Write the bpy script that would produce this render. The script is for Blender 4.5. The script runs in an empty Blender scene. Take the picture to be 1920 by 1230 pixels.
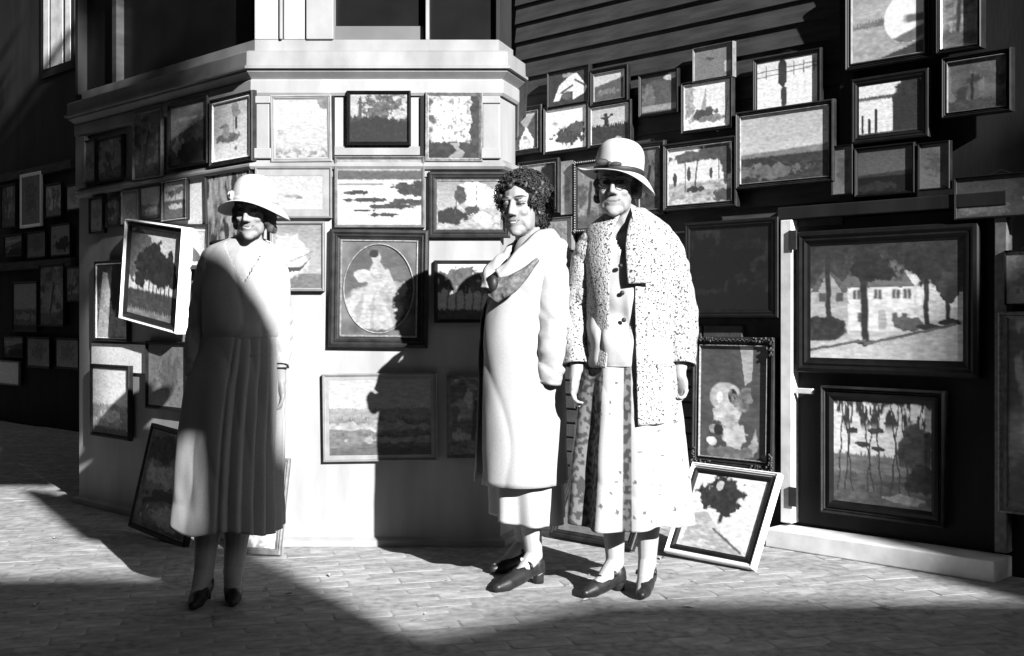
import bpy, bmesh, math, random
import numpy as np
from mathutils import Vector, Matrix, noise as mn
random.seed(4); rng = np.random.RandomState(7)
PI = math.pi
scene = bpy.context.scene
COL = scene.collection

# ------------------------------------------------------------------ camera, light, exposure
cam_d = bpy.data.cameras.new('camera'); cam = bpy.data.objects.new('camera', cam_d); COL.objects.link(cam)
cam.location = (0, 0, 1.05); cam.rotation_euler = (math.radians(90), 0, 0)
cam_d.sensor_width = 36; cam_d.lens = 36*2200/1920.0; cam_d.shift_y = -20/1920.0; cam_d.clip_end = 300
scene.camera = cam
SUN = Vector((0.6, -1.0, 0.52)).normalized()
sun_el = math.asin(SUN.z); sun_az = math.atan2(SUN.x, SUN.y)
w = bpy.data.worlds.new('World'); scene.world = w; w.use_nodes = True
nt = w.node_tree; nt.nodes.clear()
sky = nt.nodes.new('ShaderNodeTexSky'); sky.sky_type = 'NISHITA'; sky.sun_disc = False
sky.sun_elevation = sun_el; sky.sun_rotation = sun_az
bw = nt.nodes.new('ShaderNodeRGBToBW'); bg = nt.nodes.new('ShaderNodeBackground'); wo = nt.nodes.new('ShaderNodeOutputWorld')
bg.inputs['Strength'].default_value = 0.05
nt.links.new(sky.outputs[0], bw.inputs[0]); nt.links.new(bw.outputs[0], bg.inputs['Color']); nt.links.new(bg.outputs[0], wo.inputs['Surface'])
sd = bpy.data.lights.new('sun', 'SUN'); sd.energy = 5.0; sd.angle = math.radians(0.55); sd.color = (1, 1, 1)
so = bpy.data.objects.new('sun', sd); COL.objects.link(so); so.rotation_euler = SUN.to_track_quat('Z', 'Y').to_euler()
so.location = (8, -12, 9)
scene.view_settings.view_transform = 'Standard'; scene.view_settings.look = 'None'
scene.view_settings.exposure = 1.62; scene.view_settings.gamma = 1.0; scene.view_settings.use_curve_mapping = False
scene.cycles.max_bounces = 6

# ------------------------------------------------------------------ materials
MATS = {}
def mat(name, val, rough=0.8, spec=0.3, nscale=0.0, namt=0.0, bump=0.0, bscale=60.0, stretch=None, metallic=0.0, coat=0.0, col2=None, thr=None):
    """grey procedural material; noise varies the albedo, a finer noise gives relief"""
    if name in MATS: return MATS[name]
    m = bpy.data.materials.new(name); m.use_nodes = True; n = m.node_tree.nodes; l = m.node_tree.links
    b = n['Principled BSDF']; b.inputs['Roughness'].default_value = rough; b.inputs['Specular IOR Level'].default_value = spec
    b.inputs['Metallic'].default_value = metallic; b.inputs['Coat Weight'].default_value = coat
    b.inputs['Base Color'].default_value = (val, val, val, 1)
    tc = n.new('ShaderNodeTexCoord'); mp = n.new('ShaderNodeMapping'); l.new(tc.outputs['Object'], mp.inputs['Vector'])
    if stretch: mp.inputs['Scale'].default_value = stretch
    if nscale:
        t = n.new('ShaderNodeTexNoise'); t.inputs['Scale'].default_value = nscale; t.inputs['Detail'].default_value = 6
        l.new(mp.outputs[0], t.inputs['Vector'])
        r = n.new('ShaderNodeValToRGB'); lo = val*(1-namt); hi = val*(1+namt)
        if col2 is not None: lo = col2; hi = val
        a, c = (thr if thr else (0.3, 0.7))
        r.color_ramp.elements[0].position = a; r.color_ramp.elements[1].position = c
        r.color_ramp.elements[0].color = (lo, lo, lo, 1); r.color_ramp.elements[1].color = (hi, hi, hi, 1)
        l.new(t.outputs[0], r.inputs[0]); l.new(r.outputs[0], b.inputs['Base Color'])
    if bump:
        t2 = n.new('ShaderNodeTexNoise'); t2.inputs['Scale'].default_value = bscale; t2.inputs['Detail'].default_value = 4
        l.new(mp.outputs[0], t2.inputs['Vector'])
        bp = n.new('ShaderNodeBump'); bp.inputs['Strength'].default_value = 0.8; bp.inputs['Distance'].default_value = bump
        l.new(t2.outputs[0], bp.inputs['Height']); l.new(bp.outputs[0], b.inputs['Normal'])
    MATS[name] = m; return m
def attr_mat(name, rough=0.7, spec=0.3, bump=0.0, bscale=200.0, namt=0.0, nscale=90.0, coat=0.0):
    """albedo read from the mesh's own paint (colour attribute), modulated by a little noise"""
    if name in MATS: return MATS[name]
    m = bpy.data.materials.new(name); m.use_nodes = True; n = m.node_tree.nodes; l = m.node_tree.links
    b = n['Principled BSDF']; b.inputs['Roughness'].default_value = rough; b.inputs['Specular IOR Level'].default_value = spec
    b.inputs['Coat Weight'].default_value = coat
    a = n.new('ShaderNodeAttribute'); a.attribute_name = 'paint'
    tc = n.new('ShaderNodeTexCoord'); t = n.new('ShaderNodeTexNoise'); t.inputs['Scale'].default_value = nscale; t.inputs['Detail'].default_value = 5
    l.new(tc.outputs['Object'], t.inputs['Vector'])
    mr = n.new('ShaderNodeMapRange'); mr.inputs[1].default_value = .25; mr.inputs[2].default_value = .75
    mr.inputs[3].default_value = 1-namt; mr.inputs[4].default_value = 1+namt; l.new(t.outputs[0], mr.inputs[0])
    mx = n.new('ShaderNodeVectorMath'); mx.operation = 'SCALE'; l.new(a.outputs['Color'], mx.inputs[0]); l.new(mr.outputs[0], mx.inputs['Scale'])
    l.new(mx.outputs[0], b.inputs['Base Color'])
    if bump:
        t2 = n.new('ShaderNodeTexNoise'); t2.inputs['Scale'].default_value = bscale; l.new(tc.outputs['Object'], t2.inputs['Vector'])
        bp = n.new('ShaderNodeBump'); bp.inputs['Distance'].default_value = bump; bp.inputs['Strength'].default_value = .7
        l.new(t2.outputs[0], bp.inputs['Height']); l.new(bp.outputs[0], b.inputs['Normal'])
    MATS[name] = m; return m

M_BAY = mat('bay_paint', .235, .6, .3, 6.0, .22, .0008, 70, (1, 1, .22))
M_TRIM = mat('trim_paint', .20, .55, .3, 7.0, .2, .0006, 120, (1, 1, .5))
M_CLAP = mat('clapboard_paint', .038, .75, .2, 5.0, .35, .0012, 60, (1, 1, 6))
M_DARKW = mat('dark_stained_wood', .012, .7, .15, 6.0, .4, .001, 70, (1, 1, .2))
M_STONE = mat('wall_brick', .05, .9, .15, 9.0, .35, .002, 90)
M_MORTAR = mat('mortar', .03, .95, .1, 20, .3)
M_PAVE = mat('paving_brick', .28, .9, .15, 14.0, .35, .0022, 120)
M_SAND = mat('sand_joint', .24, .95, .1, 25, .35, .0015, 150)
M_GLASS = mat('window_glass', .006, .25, .15, 5, .3)
M_WHITE = mat('white_gloss_paint', .55, .5, .3, 9, .25, .0005, 90)
F_CREAM = mat('frame_cream', .19, .6, .3, 20, .15, .0005, 120)
M_SHADE = mat('roller_blind', .10, .9, .1, 4, .15)
M_IRON = mat('black_iron', .02, .5, .4, 30, .4)
F_DARK = mat('frame_dark', .014, .5, .25, 20, .5, .0006, 120)
F_BLACK = mat('frame_black', .007, .5, .2, 20, .4)
F_GILT = mat('frame_gilt', .16, .45, .5, 60, .45, .001, 150)
F_WHITE = mat('frame_white', .7, .6, .3, 12, .1, .0004, 120)
F_GREY = mat('frame_grey', .12, .6, .3, 30, .35, .0006, 120)
M_CANVAS = attr_mat('painted_canvas', .62, .2, .0007, 260, .10, 60)

# ------------------------------------------------------------------ mesh helpers
def link(name, me, m=None, parent=None, mw=None, smooth=False):
    o = bpy.data.objects.new(name, me); COL.objects.link(o)
    if m is not None and not me.materials: me.materials.append(m)
    if parent is not None: o.parent = parent
    if mw is not None:
        if parent is not None: o.matrix_local = mw
        else: o.matrix_world = mw
    if smooth:
        me.polygons.foreach_set('use_smooth', [True]*len(me.polygons))
    return o
def mesh(verts, faces, name='m'):
    me = bpy.data.meshes.new(name); me.from_pydata([tuple(v) for v in verts], [], faces); me.validate(); me.update(); return me
class MB:
    def __init__(s): s.v = []; s.f = []
    def add(s, v, f):
        n = len(s.v); s.v += [tuple(p) for p in v]; s.f += [tuple(i+n for i in q) for q in f]; return s
    def box(s, x0, x1, y0, y1, z0, z1):
        v = [(x0,y0,z0),(x1,y0,z0),(x1,y1,z0),(x0,y1,z0),(x0,y0,z1),(x1,y0,z1),(x1,y1,z1),(x0,y1,z1)]
        return s.add(v, [(0,3,2,1),(4,5,6,7),(0,1,5,4),(1,2,6,5),(2,3,7,6),(3,0,4,7)])
    def tube(s, pts, rad, n=8, cap=True):
        pts = [Vector(p) for p in pts]
        if not hasattr(rad, '__len__'): rad = [rad]*len(pts)
        base = len(s.v); up = Vector((.13, .2, 1)).normalized()
        for i, p in enumerate(pts):
            d = (pts[min(i+1, len(pts)-1)]-pts[max(i-1, 0)]).normalized()
            a = d.cross(up)
            if a.length < .05: a = d.cross(Vector((1, 0, 0)))
            a.normalize(); b = d.cross(a)
            for k in range(n):
                t = 2*PI*k/n; s.v.append(tuple(p+(a*math.cos(t)+b*math.sin(t))*rad[i]))
        for i in range(len(pts)-1):
            for k in range(n):
                s.f.append((base+i*n+k, base+i*n+(k+1)%n, base+(i+1)*n+(k+1)%n, base+(i+1)*n+k))
        if cap:
            s.f.append(tuple(base+k for k in range(n))[::-1]); s.f.append(tuple(base+(len(pts)-1)*n+k for k in range(n)))
        return s
    def ball(s, c, r, nu=8, nv=6, rx=None):
        base = len(s.v); r3 = r if hasattr(r, '__len__') else (r, r, r)
        for j in range(1, nv):
            ph = PI*j/nv
            for i in range(nu):
                t = 2*PI*i/nu; s.v.append((c[0]+r3[0]*math.sin(ph)*math.cos(t), c[1]+r3[1]*math.sin(ph)*math.sin(t), c[2]+r3[2]*math.cos(ph)))
        s.v.append((c[0], c[1], c[2]+r3[2])); s.v.append((c[0], c[1], c[2]-r3[2])); T = len(s.v)-2; B = T+1
        for i in range(nu): s.f.append((T, base+i, base+(i+1) % nu))
        for j in range(nv-2):
            for i in range(nu): s.f.append((base+j*nu+i, base+(j+1)*nu+i, base+(j+1)*nu+(i+1) % nu, base+j*nu+(i+1) % nu))
        q = base+(nv-2)*nu
        for i in range(nu): s.f.append((q+i, B, q+(i+1) % nu))
        return s
    def me(s, name='m'): return mesh(s.v, s.f, name)
    def build(s, name, m, parent=None, mw=None, smooth=False, bevel=0):
        o = link(name, s.me(name), m, parent, mw, smooth)
        if bevel:
            b = o.modifiers.new('bevel', 'BEVEL'); b.width = bevel; b.segments = 2; b.limit_method = 'ANGLE'
        return o
def empty(name, loc=(0, 0, 0), mw=None, label=None, cat=None, group=None):
    o = bpy.data.objects.new(name, None); COL.objects.link(o); o.empty_display_size = .1
    if mw is not None: o.matrix_world = mw
    else: o.location = loc
    if label: o['label'] = label
    if cat: o['category'] = cat
    if group: o['group'] = group
    return o

# ------------------------------------------------------------------ the plan of the place: walls as vertical planes
S2 = math.sqrt(.5)
PL = Vector((-2.46, 6.67, 0)); C1 = Vector((-1.19, 5.40, 0)); C2 = Vector((-.054, 5.40, 0)); C3 = Vector((.0153, 5.62, 0)); C4 = Vector((.018, 6.7395, 0))
WALLS = {'G': (Vector((0, 5.79, 0)), Vector((S2, -S2, 0)), Vector((-S2, -S2, 0))), 'H': (Vector((0, 5.87, 0)), Vector((S2, -S2, 0)), Vector((-S2, -S2, 0))),
         'L': (PL, Vector((S2, -S2, 0)), Vector((-S2, -S2, 0))),
         'F': (C1, Vector((1, 0, 0)), Vector((0, -1, 0))),
         'R': (C4, Vector((S2, -S2, 0)), Vector((-S2, -S2, 0)))}
FPX = 2200.0
def hit(wall, px, py, off=0.0):
    """where the line of sight of a photo pixel meets a wall (used only to measure the photograph): returns u, z"""
    O, d, n = WALLS[wall]; k = (px-960)/FPX; Q = O+n*off
    u = (k*Q.y-Q.x)/(d.x-k*d.y); Y = Q.y+u*d.y
    return u, 1.05-(py-595)/FPX*Y, Y
def wmat(wall, u, z, off=0.0, roll=0.0, lean=0.0):
    O, d, n = WALLS[wall]; P = O+d*u+n*off+Vector((0, 0, z))
    B = Matrix((( d.x, -n.x, 0, P.x), (d.y, -n.y, 0, P.y), (0, 0, 1, P.z), (0, 0, 0, 1)))
    return B @ Matrix.Rotation(math.radians(roll), 4, 'Y') @ Matrix.Rotation(math.radians(lean), 4, 'X')
def sweep(profile, path, closed=True):
    """profile of (out, z) swept along a plan path with mitred corners"""
    P = [Vector((p[0], p[1], 0)) for p in path]; N = []
    for i in range(len(P)):
        ns = []
        if i > 0: d = (P[i]-P[i-1]).normalized(); ns.append(Vector((d.y, -d.x, 0)))
        if i < len(P)-1: d = (P[i+1]-P[i]).normalized(); ns.append(Vector((d.y, -d.x, 0)))
        if len(ns) == 2:
            b = (ns[0]+ns[1]).normalized(); b = b/max(.3, b.dot(ns[0]))
        else: b = ns[0]
        N.append(b)
    v = []; f = []; k = len(profile)
    for p, n in zip(P, N):
        for o_, z in profile: v.append(p+n*o_+Vector((0, 0, z)))
    for i in range(len(P)-1):
        for j in range(k if closed else k-1):
            a = i*k+j; b = i*k+(j+1) % k; f.append((a, b, b+k, a+k))
    if closed: f.append(tuple(range(k))[::-1]); f.append(tuple((len(P)-1)*k+j for j in range(k)))
    m = MB(); m.add(v, f); return m

# ------------------------------------------------------------------ ground
g = MB().box(-60, 60, -60, 80, -.3, -.012).build('ground', M_SAND); g['kind'] = 'structure'
pave = MB().box(-4.5, 4.5, 2.6, 14, -.011, -.0012).build('pavement', M_SAND); pave['kind'] = 'structure'
def brick_me(seed, L, W, H, j=.002, b=.004):
    r = random.Random(seed); x, y = L/2-j, W/2-j; v = []
    for zz, s in ((-.01, 0), (H-b, 0), (H, b)):
        for sx, sy in ((-1,-1),(1,-1),(1,1),(-1,1)):
            v.append((sx*(x-s+r.uniform(-.0015,.001)), sy*(y-s+r.uniform(-.0015,.001)), zz+(r.uniform(-.0008, .0008) if zz == H else 0)))
    f = [(0,1,5,4),(1,2,6,5),(2,3,7,6),(3,0,4,7),(4,5,9,8),(5,6,10,9),(6,7,11,10),(7,4,8,11),(8,9,10,11)]
    return v, f
BL, BW = .205, .10
bangle = math.radians(14); ca, sa = math.cos(bangle), math.sin(bangle)
spots = []
for j in range(-40, 110):
    for i in range(-30, 30):
        bx = i*BL+(j % 2)*BL/2; by = 3.0+j*BW
        x = bx*ca-by*sa*0+0; y = by
        X = bx*ca-(by-5)*sa; Y = bx*sa+(by-5)*ca+5
        if Y < 3.3 or Y > 11: continue
        if abs(X) > Y*.47+.2: continue
        if X+Y > 6.72: continue                       # behind the shop wall
        if X+Y > 4.25 and X < -.0 and Y > 5.42 and X > -1.5: continue
        if X+Y > 4.22 and -2.6 < X < 0 and Y > 5.42 and X+Y > 4.22: continue
        spots.append((X, Y))
vis = sorted(spots, key=lambda s: s[1])
vis = [s for s in vis if s[1] > 3.55]
near = [s for s in vis if abs(s[0]) < s[1]*.44+.03][:300]; nearset = set(near)
bmeshes = []
for k in range(6):
    v, f = brick_me(k, BL, BW, .0015, .0015, .0025); me = mesh(v, f, 'paving_brick'); me.materials.append(mat('paving_brick_%s' % 'abc'[k % 3], (.25, .28, .31)[k % 3], .9, .15, 14.0, .3, .0022, 120)); bmeshes.append(me)
for k, (X, Y) in enumerate(near):
    o = link('paving_brick', bmeshes[k % 6], None, pave)
    o.location = (X, Y, -.0025+random.uniform(-.001, .001)); o.rotation_euler = (random.uniform(-.004, .004), random.uniform(-.004, .004), bangle+random.uniform(-.012, .012))
rest = MB()
for k, (X, Y) in enumerate(s for s in spots if s not in nearset):
    v, f = brick_me(k % 9, BL, BW, .0015, .0015, .0025); c, s_ = math.cos(bangle+random.uniform(-.012, .012)), sa; dz = random.uniform(-.002, .002)
    rest.add([(X+p[0]*ca-p[1]*sa, Y+p[0]*sa+p[1]*ca, p[2]-.0025+dz*.5) for p in v], f)
o = rest.build('paving_brick', M_PAVE, pave); o['kind'] = 'stuff'

# ------------------------------------------------------------------ the shop building
shop = empty('shop_building', (0, 6.5, 0), label='clapboard shop front with a pale canted window bay, covered with paintings', cat='building')
SM = Matrix.Translation((0, -6.5, 0))
def sp(mb, name, m, bevel=0, smooth=False, label=None, parent=None):
    o = mb.build(name, m, parent or shop, SM if parent is None else None, smooth, bevel)
    if label: o['label'] = label
    return o
path = [PL+Vector((1.27, 1.27, 0)), PL, C1, C2, C3, C4]
ZT = 4.3
sp(sweep([(0, 0), (0, 2.07), (-.12, 2.07), (-.12, 0)], path), 'bay_wall', M_BAY)
sp(sweep([(.03, 0), (.03, .028), (0.002, .04), (-.1, .04), (-.1, 0)], path), 'plinth', M_BAY)
sp(sweep([(.012, 2.068), (.02, 2.08), (.02, 2.135), (.012, 2.145), (-.13, 2.145), (-.13, 2.068)], path), 'frieze', M_BAY)
sp(sweep([(.013, 2.143), (.02, 2.15), (.045, 2.172), (.045, 2.182), (.062, 2.184), (.062, 2.196), (.05, 2.2), (.048, 2.262), (.035, 2.27), (-.13, 2.27), (-.13, 2.143)], path), 'cornice', M_TRIM)
sp(sweep([(.002, 1.725), (.02, 1.73), (.03, 1.742), (.03, 1.752), (.018, 1.764), (.018, 1.772), (.002, 1.775)], path[1:5]), 'ledge', M_TRIM)
sp(sweep([(-.01, 2.268), (-.01, 2.33), (-.12, 2.33), (-.12, 2.268)], path), 'window_sill', M_TRIM)
sp(sweep([(.2, ZT), (.2, ZT+.15), (-.12, ZT+.15), (-.12, ZT)], path), 'upper_cornice', M_TRIM)
def wb(wall, px0, px1, z0, z1, o0, o1, name, m, bevel=.003, label=None):
    """box on a wall between two photo columns, from offset o0 to o1 in front of it"""
    u0 = hit(wall, px0, 300, o1)[0]; u1 = hit(wall, px1, 300, o1)[0]
    m_ = MB().box(0, u1-u0, -(o1-o0), 0, 0, z1-z0)
    o = m_.build(name, m, shop, SM @ wmat(wall, u0, z0, o0), False, bevel)
    if label: o['label'] = label
    return o
# pilasters of the bay between ledge and frieze, with base and cap blocks
for px0, px1 in ((477, 505), (905, 936)):
    p_ = wb('F', px0, px1, 1.777, 2.066, .002, .022, 'pilaster', M_TRIM, .004)
    wb('F', px0-3, px1+3, 1.777, 1.825, .004, .034, 'pilaster_base', M_TRIM, .004)
    wb('F', px0-2, px1+2, 2.03, 2.064, .004, .03, 'pilaster_cap', M_TRIM, .004)
wb('L', 141, 158, 1.777, 2.066, .002, .03, 'pilaster', M_TRIM, .004)
wb('L', 462, 474, 1.777, 2.066, .002, .02, 'pilaster', M_TRIM, .004)
# panel rails between the pilasters
for a, b_ in ((628, 650), (650, 797), (770, 797)):
    pass
wb('F', 624, 797, 1.795, 1.835, .002, .012, 'panel_rail', M_TRIM, .002)
wb('F', 622, 627, 1.777, 2.066, .002, .02, 'panel_stile', M_DARKW, .001)
wb('F', 788, 796, 1.777, 2.066, .002, .016, 'panel_stile', M_DARKW, .001)
wb('F', 600, 806, 1.695, 1.722, .002, .010, 'panel_rail', M_TRIM, .002)
# upper storey of the bay: corner panels, glass, mullions, blind
Z0, Z1 = 2.33, ZT
wb('F', 477, 521, Z0, Z1, -.10, -.006, 'panel', M_BAY, .004); wb('F', 524, 529, Z0, Z1, -.10, .006, 'panel_bead', M_TRIM, .002)
wb('F', 532, 571, Z0, Z1, -.10, -.006, 'panel', M_BAY, .004); wb('F', 521, 532, Z0, Z1, -.11, -.025, 'panel_groove', M_BAY, 0)
wb('F', 571, 574, Z0, Z1, -.11, -.03, 'panel_groove', M_DARKW, 0)
wb('F', 574, 625, Z0, Z1, -.10, .002, 'window_casing', M_TRIM, .003)
wb('F', 798, 804, Z0, Z1, -.10, -.01, 'mullion', M_TRIM, .002)
wb('F', 930, 937, Z0, Z1, -.10, -.03, 'mullion', M_DARKW, .002)
wb('F', 625, 798, Z0, Z1, -.09, -.075, 'window_pane', M_GLASS, 0); wb('F', 804, 930, Z0, Z1, -.09, -.075, 'window_pane', M_GLASS, 0)
wb('F', 629, 794, Z0, Z0+.075, -.074, -.06, 'window_blind', M_SHADE, 0)
for a, b_ in ((142, 210), (218, 472)): wb('L', a, b_, Z0, Z1, -.09, -.075, 'window_pane', M_GLASS, 0)
wb('L', 210, 218, Z0, Z1, -.10, -.03, 'mullion', M_CLAP, .002); wb('L', 141, 146, Z0, Z1, -.10, -.02, 'mullion', M_DARKW, .002)
rp = [C3, C4]
sp(sweep([(-.02, 2.33), (-.02, ZT), (-.12, ZT), (-.12, 2.33)], rp), 'bay_side_wall', M_DARKW)
# facade: backing wall, clapboards, brick base, doorway
uR0 = 0.0; uA = hit('R', 1462, 500)[0]; uB = hit('R', 1572, 300)[0]; uE = 4.6
def rbox(wall, u0, u1, z0, z1, o0, o1, name, m, bevel=0, label=None):
    o = MB().box(0, u1-u0, -(o1-o0), 0, 0, z1-z0).build(name, m, shop, SM @ wmat(wall, u0, z0, o0), False, bevel)
    if label: o['label'] = label
    return o
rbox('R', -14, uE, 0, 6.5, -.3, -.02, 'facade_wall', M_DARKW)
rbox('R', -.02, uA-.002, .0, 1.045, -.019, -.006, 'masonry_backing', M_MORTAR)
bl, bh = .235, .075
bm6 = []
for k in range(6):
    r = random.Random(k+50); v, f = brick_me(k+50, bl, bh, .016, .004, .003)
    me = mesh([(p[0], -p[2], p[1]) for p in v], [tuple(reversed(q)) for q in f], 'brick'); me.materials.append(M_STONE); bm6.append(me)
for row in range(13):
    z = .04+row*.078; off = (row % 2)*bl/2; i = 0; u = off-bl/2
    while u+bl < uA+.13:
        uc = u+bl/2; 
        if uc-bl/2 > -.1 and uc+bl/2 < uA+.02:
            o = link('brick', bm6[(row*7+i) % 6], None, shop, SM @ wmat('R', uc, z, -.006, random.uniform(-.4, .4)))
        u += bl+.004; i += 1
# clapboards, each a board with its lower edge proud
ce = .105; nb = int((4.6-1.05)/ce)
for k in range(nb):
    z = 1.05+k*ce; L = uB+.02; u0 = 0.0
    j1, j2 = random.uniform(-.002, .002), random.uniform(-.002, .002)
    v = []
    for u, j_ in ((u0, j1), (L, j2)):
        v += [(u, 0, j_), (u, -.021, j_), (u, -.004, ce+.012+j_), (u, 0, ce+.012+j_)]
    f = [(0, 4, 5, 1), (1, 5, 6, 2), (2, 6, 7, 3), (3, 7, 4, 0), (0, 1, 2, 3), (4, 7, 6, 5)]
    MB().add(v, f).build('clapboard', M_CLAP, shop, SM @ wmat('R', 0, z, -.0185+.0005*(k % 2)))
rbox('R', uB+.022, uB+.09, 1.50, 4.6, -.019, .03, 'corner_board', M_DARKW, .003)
# doorway
uD0 = hit('R', 1463, 700, .05)[0]; uD1 = hit('R', 1484, 700, .05)[0]; uD2 = hit('R', 1872, 700)[0]
rbox('R', uD0, uD1, .10, 1.50, -.018, .05, 'door_post', M_WHITE, .004, 'white post at the left of the doorway')
rbox('R', uD2, uD2+.05, .10, 1.50, -.018, .04, 'door_post', F_GREY, .004)
rbox('R', uD0-.02, uD2+.05, 1.502, 1.56, -.018, .045, 'door_lintel', M_DARKW, .004)
rbox('R', uD0-.012, uD2+.05, 0, .085, -.018, .16, 'door_sill', M_WHITE, .006, 'white wooden threshold')
rbox('R', uD1+.004, uD2-.004, .10, 1.498, -.019, -.004, 'door', M_DARKW, .003, 'dark plank door')
for z0 in (1.36, .18):
    o = rbox('R', uD1-.012, uD1+.03, z0, z0+.09, .0501, .058, 'hinge', M_IRON, .002)
o = rbox('R', uD1, uD1+.10, .70, .725, .02, .035, 'latch', M_WHITE, .003)
# far part of the facade, left of the bay: a beam, sash window with sky reflection painted white on its panes
for px0, px1, z0, z1 in ((-60, 138, 1.52, 1.60), (-60, 138, 2.42, 2.50)):
    u0, u1 = hit('R', px0, 400)[0], hit('R', px1, 400)[0]
    rbox('R', u0, u1, z0, z1, -.019, .03, 'rail', M_CLAP, .004)
u0, u1 = hit('R', 83, 60)[0], hit('R', 133, 60)[0]; zb = 3.42; zt = 5.4
wf = rbox('R', u0-.07, u1+.07, zb-.08, zt, -.018, .004, 'window', M_DARKW, 0, 'sash window left of the bay, sky reflection painted as white panes')
def wsub(name, m, a, b, c, d, o0, o1):
    return MB().box(a, b, -(o1-o0), 0, c, d).build(name, m, wf, Matrix.Translation((0, -o0, 0)))
W_ = u1-u0
for (a, b_) in ((.075, .075+W_*.2), (.075+W_*.28, .075+W_*.72), (.075+W_*.82, .075+W_)):
    for (c, d_) in ((.08, .78), (.84, 1.5), (1.56, 1.9)):
        wsub('pane', M_WHITE, a, b_, c, d_, .0225, .028)

# ------------------------------------------------------------------ the street opposite, behind the camera (unseen; blocks added and shaped for its shade)
M_BRICKH = mat('street_brick', .09, .9, .1, 5, .3)
h = empty('row_house', (7, -8, 0), label='low clapboard house across the street with a roof line shaped for its shadow', cat='house')
Hm = Matrix.Translation((-7, 8, 0))
MB().box(4.0, 9.38, -15, -8, 0, 6.0).build('wall', M_BRICKH, h, Hm)
m_ = MB(); tp = [(3.9, 6.58), (6.15, 6.58), (6.72, 6.12), (7.6, 6.36), (9.37, 6.38)]  # roof line shaped so its shadow edge falls across the pavement
m_.add([(x, y, z) for y in (-7.9, -8.6) for x, z in tp]+[(x, y, 6.01) for y in (-7.9, -8.6) for x, z in tp], [(i, i+1, i+6, i+5) for i in range(4)]+[(i+1, i, i+10, i+11) for i in range(4)]+[(i+5, i+6, i+16, i+15) for i in range(4)]+[(i+10, i+15, i+16, i+11) for i in range(4)]+[(0, 5, 15, 10), (4, 14, 19, 9)])
m_.box(3.9, 9.37, -15.1, -8.61, 6.01, 6.3)
m_.build('roof', M_DARKW, h, Hm)

for i in range(5):
    x = 4.5+i*1.05
    for z in (1.2, 3.9): MB().box(x, x+.6, -8.0, -7.96, z, z+1.3).build('window', M_GLASS, h, Hm)
def bigb(name, lab, x0, x1, z1, y0=-8, y1=-18, nw=6):
    b = empty(name, ((x0+x1)/2, y0, 0), label=lab, cat='building'); Bm = Matrix.Translation((-(x0+x1)/2, -y0, 0))
    MB().box(x0, x1, y1, y0, 0, z1).build('wall', M_BRICKH, b, Bm)
    MB().box(x0-.02, x1, y1, y0+.15, z1+.002, z1+.4).build('cornice', M_DARKW, b, Bm)
    for i in range(nw):
        for z in np.arange(1.2, z1-1.6, 2.9): MB().box(x0+1+i*(x1-x0-2)/nw, x0+1.9+i*(x1-x0-2)/nw, y0, y0+.04, z, z+1.5).build('window', M_GLASS, b, Bm)
    return b
bigb('sky_block_row', 'unseen tall brick building across the street, added to block sky light', -16, 4.95, 10.5, -8.6, -20, 12)  # added tall to cut the sky light on the walls
b = empty('shade_block', (14, -8, 0), label='unseen brick block across the street, height and side wall shaped for its shadow', cat='building')  # height and slanted side shaped for the shadow on the facade
def prism(pts, z0, z1):
    n_ = len(pts); return MB().add([(x, y, z0) for x, y in pts]+[(x, y, z1) for x, y in pts], [tuple(range(n_))[::-1], tuple(range(n_, 2*n_))]+[(i, (i+1) % n_, n_+(i+1) % n_, n_+i) for i in range(n_)])
prism([(9.64, -8), (16.42, -19.3), (30, -19.3), (24, -8)], 0, 8.45).build('wall', M_BRICKH, b, Matrix.Translation((-14, 8, 0)))
m_ = MB(); pts_ = [(9.40, 0), (9.638, 0), (9.638, 7.9), (9.57, 7.1), (9.42, 6.6)]  # wedge added to shape the shadow edge on door and sill
m_.add([(x, -8.2, z) for x, z in pts_]+[(x, -8.0, z) for x, z in pts_], [(0,1,2,3,4), (9,8,7,6,5)]+[(i, i+5, (i+1) % 5+5, (i+1) % 5) for i in range(5)])
m_.build('shade_wedge', M_BRICKH, b, Matrix.Translation((-14, 8, 0)))
for i in range(6):
    for z in (1.2, 4.1, 6.4): MB().box(10.5+i*2, 11.5+i*2, -8, -7.95, z, z+1.5).build('window', M_GLASS, b, Matrix.Translation((-14, 8, 0)))
b = empty('sky_block_house', (-12, 4, 0), label='unseen brick house added on the left to block sky light', cat='house')  # added on this side to cut the sky light on the bay
MB().box(-24, -9.5, -7, 16, 0, 11).build('wall', M_BRICKH, b, Matrix.Translation((12, -4, 0)))
for i in range(7):
    for z in (1.2, 4.3, 7.4): MB().box(-9.5, -9.46, -5.5+i*3, -4.4+i*3, z, z+1.6).build('window', M_GLASS, b, Matrix.Translation((12, -4, 0)))
MB().box(6.33, 6.74, -8.2, -7.91, 6.02, 6.95).build('shade_stub', M_BRICKH, h, Hm)  # block added on the roof to shade the pavement at left
sh = empty('shade_stand', (3.2, -2.4, 0), label='unseen stand behind the camera, added and shaped to shade the left woman', cat='shade_stand')  # added behind the camera, shaped to shade the left woman
Sm = Matrix.Translation((-3.2, 2.4, 0)); MB().box(1.9, 4.5, -3.6, -2.1, 0, 2.2).build('wall', M_DARKW, sh, Sm)
MB().box(1.85, 4.55, -3.65, -2.05, 2.201, 2.28).build('roof', M_DARKW, sh, Sm)
fp = [(2.665, 2.281), (2.95, 2.281), (2.95, 4.28), (2.71, 4.62), (2.64, 4.70), (2.55, 4.78), (2.55, 3.97), (2.665, 3.93)]
m_ = MB(); m_.add([(x, -2.1, z) for x, z in fp]+[(x, -2.0, z) for x, z in fp], [tuple(range(8)), tuple(range(15, 7, -1))]+[(k, k+8, (k+1) % 8+8, (k+1) % 8) for k in range(8)])
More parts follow.
